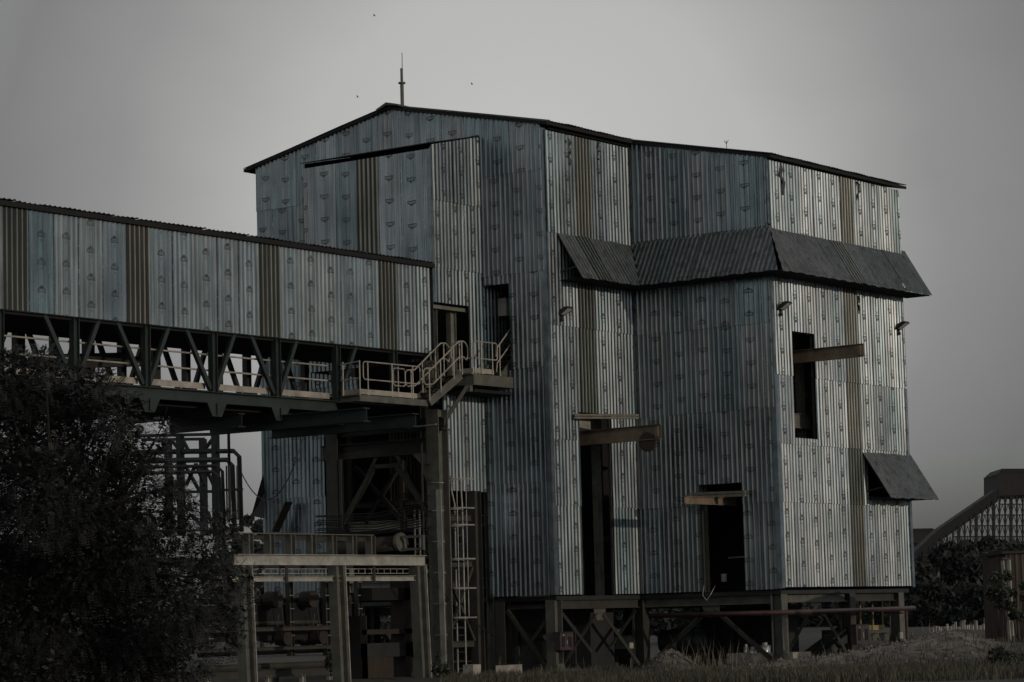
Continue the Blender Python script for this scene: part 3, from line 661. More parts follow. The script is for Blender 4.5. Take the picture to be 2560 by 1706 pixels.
# ------------------------------------------------------------------ support tower under the gallery end
tw = empty('support_tower', (-56.5, 68.9, 0), 'dark steel portal tower holding up the gallery end', 'steel tower')
TX = at(1098, 1300, Y=68.7).x
MB().ibeam((TX, 68.7, -.3), (TX, 68.7, 8.5), .5, .52, .03, (0, 1, 0)).build('column', GREY, tw)
for z in (1.2, 2.2, 3.2, 4.2, 5.2, 6.1): MB().box(TX-.05, TX+.24, 68.40, 68.68, z, z+.025).build('stiffener', PALE, tw)
MB().bar((TX+.27, 68.42, -.3), (TX+.22, 68.42, 5.9), .20, .03, (0, 1, 0)).build('cover_plate', PALE, tw)
XL = TX-4.3
MB().ibeam((XL, 68.7, -.3), (XL, 68.7, 8.4), .5, .5, .03, (0, 1, 0)).build('column', GREYD, tw)
MB().ibeam((XL-.6, 68.7, 7.35), (TX-.26, 68.7, 7.35), .3, .5, .03).build('cross_beam', GREYD, tw)
MB().ibeam((XL-.5, 68.7, 8.05), (TX+.3, 68.7, 8.05), .3, .4, .03).build('cross_beam', DARK, tw)
xm = (XL+TX)/2
MB().box(xm-.5, xm+.5, 68.6, 68.7, 6.72, 6.85).build('brace', GREYD, tw)
MB().bar((xm-.45, 68.65, 6.8), (XL+.3, 68.65, 5.0), .15, .15).build('brace', GREYD, tw); MB().bar((xm+.45, 68.65, 6.8), (TX-.3, 68.65, 5.05), .15, .15).build('brace', GREYD, tw)
b = MB()
b.hexa([(TX-.7, 68.5, 7.1), (TX-.65, 68.5, 7.1), (TX-.65, 68.8, 7.1), (TX-.7, 68.8, 7.1), (TX-.27, 68.5, 7.1), (TX-.26, 68.5, 7.1), (TX-.26, 68.8, 7.1), (TX-.27, 68.8, 7.1)]) if 0 else b.poly([(TX-.27, 68.45, 6.1), (TX-.27, 68.45, 7.1), (TX-.85, 68.45, 7.1), (TX-.5, 68.45, 6.75)])
b.poly([(TX-.27, 68.47, 6.1), (TX-.5, 68.47, 6.75), (TX-.85, 68.47, 7.1), (TX-.27, 68.47, 7.1)]); b.build('bracket', GREY, tw)
for z in (4.62, 4.42): MB().ibeam((XL-.2, 68.3, z), (TX-.1, 68.3, z), .06, .10, .01).build('girt', DARK, tw)
for y2 in (70.6,):
    MB().ibeam((TX, y2, -.3), (TX, y2, 5.9), .3, .34, .02, (0, 1, 0)).build('column', GREYD, tw)
MB().bar((TX, 68.95, 1.0), (TX, 70.4, 3.4), .09, .09).build('brace', GREYD, tw); MB().bar((TX, 70.4, 1.0), (TX, 68.95, 3.4), .09, .09).build('brace', GREYD, tw)
for z in (.9, 3.5, 5.0): MB().ibeam((TX, 69.0, z), (TX, 70.4, z), .12, .2, .012).build('girt', GREYD, tw)
for z in (5.5, 3.3): MB().tube([(TX-.34, 68.3, z), (TX-.34, 68.3, z+1.9)], .035, 8).build('conduit', RUST, tw)
for i in range(5): MB().bar((TX-.3, 68.36, 4.7+i*.5), (TX-.05, 68.36, 4.7+i*.5), .03, .03).build('clip', RUST, tw)
MB().bar((TX-.9, 68.3, 7.95), (TX+.28, 68.3, 7.99), .05, .04).build('girt', PALE, tw)
for k, (a_, c_, w_) in enumerate((((XL+.2, 69.4, 6.9), (XL+2.1, 69.4, 5.1), .12), ((XL+2.2, 69.4, 6.9), (XL+.6, 69.4, 5.0), .12), ((XL+.1, 69.6, 5.6), (TX-.3, 69.6, 5.6), .14), ((XL+2.1, 69.6, 7.0), (XL+2.1, 69.6, 4.6), .16),
        ((XL+.35, 68.5, 3.2), (XL+.35, 68.5, 7.1), .10), ((XL-.45, 68.9, 2.0), (XL-.45, 68.9, 7.0), .12), ((XL-.5, 69.2, 3.6), (TX-.3, 69.2, 3.55), .22), ((TX-.45, 68.9, .2), (TX-.45, 68.9, 6.0), .06), ((TX-.55, 69.1, .2), (TX-.55, 69.1, 7.0), .05))):
    MB().ibeam(a_, c_, w_, w_*1.2, .012).build('secondary_beam', GREYD if k % 3 else RUST, tw)
# rusty drum pipe and the cable bundle slung across the tower
dp = empty('rusty_pipe', (-57, 68.0, 4.3), 'rusty horizontal pipe drum slung between the tower columns', 'pipe')
b = MB(); b.tube([(XL+.55, 68.0, 4.10), (TX-1.1, 68.0, 4.22)], .24, 18); b.build('drum', RUST, dp, smooth=True)
b = MB(); b.tube([(TX-1.12, 68.0, 4.22), (TX-1.0, 68.0, 4.23)], .32, 18); b.build('flange', GREY, dp)
for (xa, xb) in ((XL-.6, XL+.45), (TX-.95, TX-.05)):
    for dz in (.2, -.2): MB().box(xa, xb, 67.9, 68.0, 4.18+dz-.03, 4.18+dz+.05).build('hanger', GREY, dp)
    MB().box(xb-.1, xb, 67.9, 68.0, 4.03, 4.35).build('hanger', GREY, dp)
cb = MB()
for i in range(9):
    z = 4.6+i*.085; y = 68.12+R.uniform(-.06, .1)
    cb.tube([(XL-.4, y, z+R.uniform(-.04, .04)), (XL+1.2, y, z-.05), (xm, y, z-.06+R.uniform(-.03, .03)), (TX-.2, y, z+.12)], .022, 5)
tag(cb.build('cable_bundle', CAB), 'bundle of black cables strung across the tower above the rusty pipe', 'cables')
ct = empty('cable_ladder', (TX-.5, 68.3, 0), 'narrow vertical cable ladder on the tower column turning along the steel frame', 'cable ladder')
xa = TX-.62
for dx in (0, .2): MB().bar((xa+dx, 68.2, 3.3), (xa+dx, 68.2, 5.25), .05, .03, (0, 1, 0)).build('rail', PALE, ct)
for i in range(8): MB().bar((xa, 68.2, 3.4+i*.25), (xa+.2, 68.2, 3.4+i*.25), .02, .02).build('rung', PALE, ct)
# ------------------------------------------------------------------ caged ladder
ld = empty('caged_ladder', (-53.7, 69.7, 0), 'tall caged access ladder between the tower and the building', 'ladder')
LY, LXc = 69.9, at(1160, 1400, Y=69.9).x
lx0, lx1 = LXc-.36, LXc-.02
MB().tube([(lx0-.10, LY, 6.35), (lx0-.08, LY, 5.9), (lx0+.03, LY, 5.45), (lx0, LY, -.2)], .03, 6).build('rail', PALE, ld)
MB().tube([(lx1-.05, LY, 6.3), (lx1, LY, 5.4), (lx1, LY, -.2)], .03, 6).build('rail', PALE, ld)
for i in range(20): MB().tube([(lx0, LY, .1+i*.27), (lx1, LY, .1+i*.27)], .013, 5).build('rung', PALE, ld)
for z in (6.25, 5.3, 4.75, 3.65, 2.7, 1.75):
    pts = [(lx0 if z > 6 else lx1-.06, LY, z)]+[(LXc+.33*math.cos(a)*1.0+.12, LY-.42-.33*math.sin(a), z) for a in [math.radians(180-d) for d in range(-20, 201, 20)]]+[(lx1+.48, LY, z)]
    MB().tube([(p[0], p[1], p[2]) for p in pts], .028, 5).build('hoop', PALE, ld)
for dx, dy in ((.02, -.72), (.30, -.68), (.42, -.35)): MB().tube([(LXc+dx, LY+dy, 6.25), (LXc+dx, LY+dy, 1.75)], .018, 5).build('cage_bar', PALE, ld)
# brick / plate stack behind the ladder
sb = empty('plate_stack', (-54.2, 70.9, 0), 'rusty plated column base behind the caged ladder', 'steel column')
MB().box(-54.6, -54.15, 70.8, 71.2, -.2, 4.2).build('plate', GREYD, sb); MB().box(-54.7, -54.05, 70.6, 71.2, -.2, 1.4).build('base', RUST, sb)
for z in (.3, .9, 1.4): MB().box(-55.4, -54.0, 70.5, 70.58, z, z+.04).build('shelf', PALE, sb)
# ------------------------------------------------------------------ front steel frame (pipe rack)
rk = empty('steel_frame', (-53, 62, 0), 'pale weathered steel frame with three posts standing under the gallery', 'steel frame')
RX = -53.0
ya, yb = at(600, 1400, X=RX).y, at(1052, 1400, X=RX).y
ztop = at(800, 1387, X=RX).z
MB().ibeam((RX, ya-.25, ztop-.16), (RX, yb+.2, ztop-.16), .2, .32, .02).build('top_beam', PALE, rk)
MB().channel((RX, ya-2.2, ztop-.72), (RX, yb-.2, ztop-.72), .08, .16, .014).build('girt', PALE, rk)
for px, dl in ((605, 0), (839, 0), (1042, 0)):
    y = at(px, 1430, X=RX).y
    MB().ibeam((RX, y, ztop-.34), (RX+.03, y+.12, -.3), .34, .34, .022, (0, 1, 0)).build('post', GREY, rk)
    MB().bar((RX+.19, y+.19, ztop-.34), (RX+.22, y+.31, -.3), .1, .03, (0, 1, 0)).build('flange_plate', PALE, rk)
for dz in (.42, .56): MB().bar((RX-.2, ya-.1, ztop-dz), (RX-.2, yb+.3, ztop-dz), .02, .02).build('cable_tray_rail', PALE, rk)
for i in range(30): MB().bar((RX-.2, ya+i*.31, ztop-.43), (RX-.2, ya+i*.31, ztop-.55), .02, .02).build('cable_tray_rung', PALE, rk)
for px in (716, 935): 
    y = at(px, 1430, X=RX+.1).y; MB().box(RX+.09, RX+.12, y-.05, y+.05, ztop-.85, ztop-.36).build('hanger', RUST, rk)
# row of short frames standing behind the beam
sf = empty('stub_frame', (-55.5, 62, 3.5), 'row of six short channel frames standing on the steel frame', 'steel frame')
SX = -55.2
zt2 = at(700, 1335, X=SX).z; zb2 = at(700, 1388, X=SX).z-.1
MB().bar((SX, at(575, 1334, X=SX).y, zt2), (SX, at(928, 1338, X=SX).y, zt2), .22, .03).build('top_plate', GREY, sf)
for px in (620, 673, 725, 777, 829, 879, 926):
    y = at(px, 1360, X=SX).y; MB().ibeam((SX, y, zb2-.2), (SX, y, zt2-.02), .26, .22, .02, (0, 1, 0)).build('stub_post', GREY, sf)
    MB().bar((SX-.1, y-1.0, zt2-.11), (SX-.1, y-.15, zt2-.11), .03, .16).build('web_plate', GREYD, sf)
MB().bar((SX-1.5, 56, zb2-.1), (SX-1.5, 67.5, zb2-.1), .3, .3).build('bearer', DARK, sf)
# roller frames behind the steel frame
rf = empty('roller_frame', (-57, 62, 0), 'dark machine frame of punched posts and rollers behind the pale steel frame', 'machine frame')
QX = -56.2
for px, y0_, y1_ in ((628, 1500, 1640), (722, 1440, 1640), (812, 1440, 1640), (893, 1440, 1640), (520, 1540, 1640)):
    a = at(px, y0_, X=QX); c = at(px+6, y1_, X=QX)
    MB().ibeam(a, (c.x, a.y+.03, c.z), .18, .18, .015, (0, 1, 0)).build('punched_post', GREYD, rf)
    for k in range(6): 
        z = a.z+(c.z-a.z)*(k+.5)/6; MB().box(QX+.09, QX+.12, a.y-.09, a.y+.09, z, z+.02).build('lug', PALE, rf)
for py, h, m_ in ((1505, .18, RUST), (1535, .5, BLACK), (1562, .16, GREYD), (1593, .34, BLACK), (1637, .16, GREYD), (1674, .22, GREYD)):
    a = at(500, py, X=QX-.2); c = at(905, py, X=QX-.2)
    (MB().tube([(QX-.25, a.y, a.z), (QX-.25, c.y, a.z)], h/2, 12) if h < .3 else MB().bar((QX-.35, a.y, a.z), (QX-.35, c.y, a.z), .3, h)).build('roller', m_, rf)
for px in (690, 755): MB().bar(tuple(at(px, 1680, X=QX)), (QX, at(px, 1680, X=QX).y, -.3), .12, .12).build('leg', GREYD, rf)
for z, w_ in ((1.55, .10), (.95, .08), (.2, .2)):
    MB().ibeam((QX+.5, 57.2, z), (QX+.5, 65.8, z), w_, w_*1.3, .012).build('cross_rail', GREYD, rf)
for y in (58.2, 59.6, 61.1, 62.3, 63.9, 65.2):
    MB().ibeam((QX+.5, y, -.3), (QX+.5, y, .12), .14, .14, .012, (0, 1, 0)).build('short_leg', PALE, rf)
for i, y in enumerate((59.0, 60.9, 63.0, 64.7)):
    MB().tube([(QX-.1, y, 2.45), (QX+.35, y, 2.45)], .26, 14).build('wheel', RUST, rf); MB().tube([(QX-.1, y+.5, 1.25), (QX+.3, y+.5, 1.25)], .22, 14).build('wheel', RUST, rf)
    MB().tube([(QX+.2, y+.3, 2.3), (QX+.22, y+.42, 1.6), (QX+.2, y+.3, 1.35), (QX+.2, y+.1, 1.6), (QX+.2, y+.2, 2.0)], .02, 5).build('hose', CAB, rf)
# machine casings under the building, dark masses added to blacken the leg gaps
for (x0, x1, y0, y1, z1, lb) in ((-51.3, -48.6, 80.6, 82.2, 1.9, 'large dark machine casing behind the motor drum'), (-47.9, -46.9, 82.6, 83.6, 1.0, 'low dark machine casing by the inclined belt'),
        (-57.4, -52.6, 75.2, 76.6, 2.0, 'dark machine casing behind the crossed braces'), (-63.2, -59.0, 79.0, 80.4, 1.5, 'dark machine casing deep under the left block')):
    k = empty('machine_casing', ((x0+x1)/2, (y0+y1)/2, -.2), lb, 'machine', 'dark machinery under the building')
    MB().box(x0, x1, y0, y1, .1, z1).build('casing', DARK, k); MB().box(x0-.1, x1+.1, y0-.1, y1+.1, -.3, .098).build('base', CONC if x1 > -50 else DARK, k)
    for i in range(4): MB().box(x0+(x1-x0)*(i+.35)/4, x0+(x1-x0)*(i+.5)/4, y0-.06, y0-.002, .1, z1-.1).build('rib', GREYD, k)
    MB().tube([((x0+x1)/2, y0-.1, z1*.55), ((x0+x1)/2+.6, y0-.1, z1*.55)], .18, 12).build('shaft', RUST, k)
mc = empty('crusher_machine', (-58, 70, 0), 'rust brown machine casing under the left of the building', 'machine')
for (px0, px1, py0, py1, m_) in ((905, 1050, 1575, 1583, RUST), (900, 1040, 1610, 1640, DARK), (905, 985, 1645, 1706, RUST), (930, 1045, 1470, 1500, BLACK), (1010, 1045, 1440, 1706, RUST), (900, 920, 1540, 1700, RUST)):
    a = at(px0, py0, X=-55.6); c = at(px1, py1, X=-55.6); MB().box(-56.2, -55.6, a.y, c.y, max(-.2, c.z), a.z).build('casing', m_, mc)
# ------------------------------------------------------------------ small fixtures
def floodlight(p, label, out):
    f = empty('floodlight', p, label, 'floodlight', 'floodlights on the sheet walls')
    x, y, z = p; rr_ = Matrix.Rotation(math.radians(-32), 3, 'Y'); 
    def T(q): v = rr_ @ Vector(q); return (x+v.x+.28, y+v.y, z+v.z+.22)
    def bx(a, bb): 
        (x0, x1), (y0_, y1_), (z0, z1) = a; return bb.hexa([T(q) for q in [(x0, y0_, z0), (x1, y0_, z0), (x1, y1_, z0), (x0, y1_, z0), (x0, y0_, z1), (x1, y0_, z1), (x1, y1_, z1), (x0, y1_, z1)]])
    b = MB(); bx(((-.20, .20), (-.17, .17), (-.05, .02)), b); bx(((-.15, .1), (-.13, .13), (.021, .09)), b); b.build('housing', DARK, f)
    b = MB(); bx(((-.15, .17), (-.13, .13), (-.06, -.051)), b); b.build('glass', GLASS, f)
    b = MB().box(x+.03, x+.08, y-.1, y+.1, z-.08, z+.12); b.bar((x+.07, y, z), T((-.1, 0, -.02)), .05, .05); b.bar((x+.07, y-.06, z-.1), (x+.2, y-.06, z-.06), .1, .1); b.build('bracket', DARK, f)
floodlight(tuple(at(1398, 795, X=X2)), 'floodlight on the left block beside the inner corner, below the first awning', 1)
floodlight(tuple(at(1945, 782, X=X3)), 'floodlight at the near corner of the right wall, above the orange hoist beam', 1)
floodlight(tuple(at(2240, 830, X=X3)), 'floodlight at the far right edge of the building against the sky', 1)
def ebox(px0, px1, py0, py1, pl, label):
    a = at(px0, py0, **pl); c = at(px1, py1, **pl); e = empty('electrical_cabinet', tuple((a+c)/2), label, 'electrical box', 'brown boxes on the legs')
    x = a.x; y0_, y1_ = a.y, c.y
    if 'X' in pl: w = (x-.25, x, y0_, y1_)
    else: w = (a.x, c.x, a.y, a.y+.25)
    MB().box(w[0], w[1], w[2], w[3], c.z, a.z).build('case', BOXM, e)
    MB().box(w[0]-.04, w[1]+.04, w[2]-.04, w[3]+.04, a.z+.002, a.z+.02).build('rain_hood', DARK, e)
    if 'X' in pl:
        d = MB().box(x+.002, x+.014, y0_+.12*(y1_-y0_), y0_+.33*(y1_-y0_), c.z+.1, a.z-.14); d.box(x+.002, x+.014, y0_+.62*(y1_-y0_), y0_+.85*(y1_-y0_), c.z+.1, a.z-.14); d.build('window', BLACK, e)
        MB().box(x+.015, x+.03, y0_+.46*(y1_-y0_), y0_+.50*(y1_-y0_), c.z+.2, a.z-.25).build('handle', PALE, e)
        MB().box(x+.015, x+.02, y0_+.2*(y1_-y0_), y0_+.28*(y1_-y0_), a.z-.10, a.z-.06).build('label_plate', WHITE, e)
ebox(1400, 1434, 1582, 1625, dict(X=-51.55), 'brown cabinet with two window slots on the second leg from the left')
ebox(2140, 2176, 1563, 1608, dict(X=X3+.1), 'brown cabinet on the leg near the rubble bank at right')
rp = empty('red_pipe', (-45.6, 80, 1.6), 'long red oxide pipe running below the cladding on the right', 'pipe')
a = at(1625, 1540, Y=Y2-.3); MB().tube([tuple(a), (X3+.45, Y2-.3, 1.64), (X3+.5, Y2+.6, 1.64), (X3+.5, 85.2, 1.68)], .085, 12).build('main_run', REDP, rp, smooth=True)
b = MB().tube([(X3+.5, 84.6, 1.62), (X3+.5, 84.6, .5)], .055, 10); b.build('drop_pipe', REDP, rp); MB().tube([(X3+.5, 84.6, .6), (X3+.75, 84.75, .5)], .08, 10).build('valve', REDP, rp)
for y in (78.6, 81.5, 84.2): MB().box(X3-.1, X3+.62, y-.03, y+.03, 1.50, 1.55).build('bracket', GREYD, rp)
MB().box(X3-.05, X3+.02, 85.0, 85.2, .62, .85).build('meter_plate', WHITE, rp)
yr = empty('guard_rail', (-47.3, 85, 1.2), 'faded yellow guard rail on a platform between the right legs', 'railing')
xg = X3-1.0
for y in (83.2, 84.0, 84.9, 85.6): MB().bar((xg, y, 1.0), (xg, y, 2.1), .05, .05).build('rail_post', YELL, yr)
for z in (2.1, 1.62): MB().bar((xg, 82.8, z), (xg, 85.7, z), .05, .05).build('rail', YELL, yr)
MB().box(xg-.02, xg+.02, 82.8, 85.7, .95, 1.12).build('toe_board', YELL, yr); MB().ibeam((xg, 81.5, .7), (xg, 86.2, .7), .2, .3, .02).build('platform_beam', GREY, yr)
mo = empty('electric_motor', (-52, 79.6, 0), 'dark drum-shaped motor on a stand beneath the building', 'motor')
a = at(1660, 1605, Y=79.2); c = at(1765, 1603, Y=79.2)
MB().tube([tuple(a), (c.x, 79.2, a.z)], .42, 20).build('drum', GREEN, mo, smooth=True); MB().tube([(c.x-.35, 79.2, a.z), (c.x-.25, 79.2, a.z)], .46, 20).build('flange', GREEN, mo)
for dx in (.15, .7, 1.25): MB().bar((a.x+dx, 79.2, a.z-.4), (a.x+dx, 79.2, -.2), .14, .2).build('leg', GREYD, mo)
MB().box(a.x, c.x, 78.95, 79.45, a.z-.5, a.z-.4).build('bed_plate', GREYD, mo)
for i, (px, w, py0, py1, lb) in enumerate(((1865, .09, 1613, 1644, 'slim silver canister at the left end of the row of three'), (1881, .14, 1620, 1645, 'middle one of three silver canisters, capless'), (1912, .19, 1609, 1650, 'widest silver canister, nearest the pale leg'))):
    a = at(px, py0, Y=78.2); c = at(px, py1, Y=78.2)
    k = empty('canister', (a.x, 78.2, c.z), lb, 'canister', 'silver canisters under the building')
    MB().tube([(a.x, 78.2, c.z), (a.x, 78.2, a.z-.06)], w, 14).build('body', SILV, k, smooth=True); MB().tube([(a.x, 78.2, a.z-.06), (a.x, 78.2, a.z+.03)], w*.5, 10).build('cap', SILV, k)
a = at(1825, 1665, Y=77.9); c = at(1992, 1690, Y=77.9)
tag(MB().box(a.x, c.x, 77.7, 78.9, -.2, .32).build('concrete_plinth', CONC), 'pinkish concrete plinth under the silver canisters', 'plinth')
a = at(1538, 1590, Y=78.2); c = at(1568, 1622, Y=78.2)
k = empty('pump_unit', tuple(c), 'off-white pump housing behind the diagonal brace', 'pump'); MB().box(a.x, c.x, 78.2, 78.6, c.z, a.z).build('housing', WHITE, k); MB().box(a.x-.2, a.x-.01, 78.2, 78.5, c.z, a.z-.25).build('side_box', PALE, k); MB().box(a.x-.1, c.x, 78.2, 78.6, -.2, c.z-.002).build('stand', DARK, k)
cv = empty('belt_conveyor', (-48, 81, 0), 'dark inclined belt conveyor under the right of the building', 'conveyor')
a = at(2000, 1672, Y=80); c = at(2110, 1590, Y=82); MB().bar(tuple(a), tuple(c), .7, .25).build('frame', DARK, cv); MB().bar(tuple(a+Vector((0, 0, .3))), tuple(c+Vector((0, 0, .3))), .6, .06).build('belt', BLACK, cv)
MB().bar((c.x, c.y, c.z), (c.x, c.y, -.1), .1, .1).build('leg', DARK, cv)
a = at(1240, 1684, D=85.5); tag(MB().hexa([(a.x, a.y, -.25), (a.x+.65, a.y+.45, -.25), (a.x+.45, a.y+.8, -.25), (a.x-.2, a.y+.35, -.25), (a.x, a.y, .2), (a.x+.65, a.y+.45, .22), (a.x+.45, a.y+.8, .22), (a.x-.2, a.y+.35, .2)]).build('concrete_block', CONC), 'pale concrete block lying by the left leg of the building', 'concrete block')
a = at(1180, 1684, D=84); tag(MB().box(a.x-.2, a.x+.2, a.y-.2, a.y+.2, -.3, .28).build('concrete_footing', CONC), 'small pale concrete footing beside the caged ladder', 'footing')
a = at(1990, 1636, D=86); tag(MB().bar((a.x, a.y, a.z), (a.x+.35, a.y+.2, a.z-.6), .09, .02).build('loose_plank', WHITE), 'white plank leaning by the pale leg', 'plank')
# hanging black cable, thin hanging pipe
def sag(a, c, s, n=16): a = Vector(a); c = Vector(c); return [a.lerp(c, i/n)-Vector((0, 0, s*4*(i/n)*(1-i/n))) for i in range(n+1)]
tag(MB().tube(sag(at(597, 1168, Y=68), at(763, 1075, Y=70), 1.7), .02, 5).build('hanging_cable', CAB), 'black cable sagging from the gallery to the pipe rack', 'cable')
tag(MB().tube(sag(at(1075, 1440, Y=68), at(1262, 1600, Y=71.6), .3), .02, 5).build('hanging_cable', CAB), 'black cable drooping across the tower to the first leg', 'cable')
a = at(571, 1050, Y=66.5); tag(MB().tube([tuple(a), (a.x, a.y, at(571, 1300, Y=66.5).z)], .05, 8).build('hanging_pipe', DARK), 'thin dark vertical pipe hanging below the gallery', 'pipe')
# rusty sheet flap at the left foot of the wall
a, c, d_, e_ = at(657, 1187, Y=Y1-.05), at(628, 1290, Y=Y1-.7), at(660, 1297, Y=Y1-.6), at(663, 1230, Y=Y1-.05)
b = MB(); b.poly([a, c, d_, e_]); b.poly([p+Vector((.0, .02, .0)) for p in (e_, d_, c, a)]); tag(b.build('rusty_sheet', SH_I), 'rusty loose sheet leaning off the left corner of the building', 'metal sheet')
b = MB().bar(tuple(at(722, 1255, Y=Y1-.4)), tuple(at(688, 1330, Y=Y1-.5)), .5, .03); tag(b.build('wooden_chute', WOOD), 'brown plank chute leaning on the lower blue wall', 'chute')
# ------------------------------------------------------------------ pipe rack silhouette at left
pr_ = empty('pipe_rack', (-78, 84, 0), 'dark lattice pipe rack with bent pipes behind the tree', 'pipe rack')
def px_bar(pts, w, Y, name, mat=RUST, dy=0):
    for i in range(len(pts)-1):
        MB().bar(tuple(at(*pts[i], Y=Y)), tuple(at(*pts[i+1], Y=Y)), w, w, (0, 1, 0)).build(name, mat, pr_)
PY = 84.0
for y, w in ((1087, .13), (1127, .16), (1150, .2), (1180, .12), (1230, .12)):
    px_bar([(340, y+3), (540, y-1)], w, PY, 'rail', DARK)
for x0, y0_ in ((538, 1083), (450, 1085)): px_bar([(x0, y0_), (x0+4, 1340)], .26, PY, 'post', DARK)
for x0, y0_ in ((507, 1098), (420, 1098)): px_bar([(x0, y0_), (x0+4, 1340)], .26, PY+4, 'post', DARK)
px_bar([(355, 1100), (510, 1098)], .13, PY+4, 'rail', DARK)
for (p, q) in (((405, 1100), (425, 1127)), ((450, 1127), (428, 1100)), ((510, 1127), (530, 1100)), ((470, 1125), (452, 1090)), ((465, 1215), (490, 1160)), ((510, 1160), (535, 1215)), ((490, 1160), (512, 1215)), ((480, 1290), (525, 1335)), ((520, 1280), (535, 1330)), ((455, 1150), (500, 1230))):
    px_bar([p, q], .12, PY+1, 'brace', DARK)
for k, (xt, yt) in enumerate(((602, 1128), (585, 1150), (560, 1165), (552, 1180))):
    pts = [at(345, yt+4, Y=PY-k*.4), at(xt-18, yt, Y=PY-k*.4), at(xt-4, yt+14, Y=PY-k*.4), at(xt+2, 1330, Y=PY-k*.4)]
    MB().tube([tuple(p) for p in pts], .10 if k < 2 else .07, 8).build('pipe', RUST if k % 2 == 0 else DARK, pr_)
for px in (566, 573, 592, 596): px_bar([(px, 1165), (px+2, 1300)], .05, PY-1, 'conduit', PALE if px == 592 else DARK)
px_bar([(540, 1226), (606, 1224)], .10, PY-1, 'rail', DARK)
# ------------------------------------------------------------------ background works (right)
tr = empty('trestle_conveyor', (60, 330, 0), 'far inclined conveyor on a tall lattice trestle, hazy at right', 'conveyor')
TD = 380.0
def fp(px, py, dd=0): return at(px, py, D=TD+dd)
def fbar(b, p, q, w, dd=0): b.bar(tuple(fp(*p, dd)), tuple(fp(*q, dd)), w, w, tuple(fh))
def slope(px): return 1345+(1237-1345)*(px-2345)/(2495-2345)-6
# gallery box climbing to the head house
for (x0, x1) in ((2240, 2500),):
    top = [(2345-60, 1372), (2400, 1293), (2495, 1221)]
b = MB()
L_ = [(2290, 1378), (2345, 1325), (2495, 1222)]; 
P1 = [fp(*p) for p in L_]; P2 = [fp(p[0], p[1]+32) for p in L_]
dv = fh*6
for i in range(2):
    b.hexa([P2[i], P2[i+1], P2[i+1]+dv, P2[i]+dv, P1[i], P1[i+1], P1[i+1]+dv, P1[i]+dv])
b.build('gallery_housing', FARM, tr)
a0, a1, a2, a3 = fp(2496, 1240), fp(2640, 1236), fp(2640, 1180), fp(2496, 1184)
MB().hexa([a0, a1, a1+dv*2, a0+dv*2, a3, a2, a2+dv*2, a3+dv*2]).build('head_house', FARW, tr)
q0, q1 = fp(2494, 1186), fp(2642, 1182); q2, q3 = fp(2642, 1172), fp(2505, 1172)
MB().hexa([q0, q1, q1+dv*2, q0+dv*2, q3, q2, q2+dv*1.6, q3+dv*1.6]).build('head_house_roof', FARM, tr)
xs = [2310+i*14.5 for i in range(24)]
for j, x in enumerate(xs):
    top = slope(x)+14 if x < 2495 else 1240
    b = MB()
    for dd in (0, 7):
        fbar(b, (x, top), (x, 1450), .24 if j % 3 else .4, dd)
        y = 1450; k = 0
        while y > top+12:
            y2 = max(top, y-27); w = 14.5
            fbar(b, (x, y), (x+w/2, y2), .09, dd); fbar(b, (x+w, y), (x+w/2, y2), .09, dd)
            fbar(b, (x, y), (x+w, y), .16, dd); y = y2
    b.build('trestle_bent', FARM, tr)
lb = empty('low_building', (10, 400, 0), 'long low hazy building with pitched roof left of the trestle', 'building')
TD2 = 430.0
def fp2(px, py): return at(px, py, D=TD2)
dv = fh*10
MB().hexa([fp2(2230, 1360), fp2(2335, 1358), fp2(2335, 1358)+dv, fp2(2230, 1360)+dv, fp2(2230, 1330), fp2(2340, 1328), fp2(2340, 1328)+dv, fp2(2230, 1330)+dv]).build('wall', FARW, lb)
MB().hexa([fp2(2230, 1331), fp2(2344, 1329), fp2(2344, 1329)+dv, fp2(2230, 1331)+dv, fp2(2230, 1323), fp2(2331, 1321), fp2(2331, 1321)+dv, fp2(2230, 1323)+dv]).build('roof', FARM, lb)
b = MB()
for i in range(12):
    x = 2232+i*10; b.bar(tuple(fp2(x, 1358)), tuple(fp2(x, 1440)), .3, .3); b.bar(tuple(fp2(x, 1385)), tuple(fp2(x+10, 1408)), .18, .18); b.bar(tuple(fp2(x+10, 1385)), tuple(fp2(x, 1408)), .18, .18)
b.bar(tuple(fp2(2230, 1384)), tuple(fp2(2345, 1384)), .8, 1.2, tuple(fh)); b.bar(tuple(fp2(2230, 1366)), tuple(fp2(2345, 1366)), .3, .4); b.build('lattice_legs', FARM, lb)
# rusty shed at the right edge
rs = empty('rusty_shed', (-30, 75, 0), 'rusty sheet-metal shed overgrown with creepers at the right edge', 'shed')
A = at(2522, 1600, D=84); e = r0; gg = fh
zz = at(2522, 1386, D=84).z
clad('wall', rs, (A.x, A.y, 0), tuple(e), (0, 0, 1), tuple(-gg), 0, 3.6, -.1, zz, mat=SH_I, seed=61, amp=.03)
clad('wall', rs, (A.x, A.y, 0), tuple(gg), (0, 0, 1), tuple(-e), 0, 4.0, -.1, zz-.05, mat=SH_I, seed=62, amp=.03)
p = Vector((A.x, A.y, zz)); MB().hexa([p-e*.12-gg*.15+Vector((0, 0, .02)), p+e*3.8-gg*.15+Vector((0, 0, .05)), p+e*3.8+gg*4+Vector((0, 0, .05)), p-e*.12+gg*4+Vector((0, 0, .02)), p-e*.12-gg*.15+Vector((0, 0, .1)), p+e*3.8-gg*.15+Vector((0, 0, .13)), p+e*3.8+gg*4+Vector((0, 0, .13)), p-e*.12+gg*4+Vector((0, 0, .1))]).build('roof', RUST, rs)
for (px0, py0, px1, py1) in ((2506, 1400, 2526, 1610), (2522, 1400, 2531, 1590)):
    a = at(px0, py0, D=83.3); c = at(px1, py1, D=83.3); MB().bar(tuple(a), tuple(c), .09, .07).build('frame_post', PALE, rs)
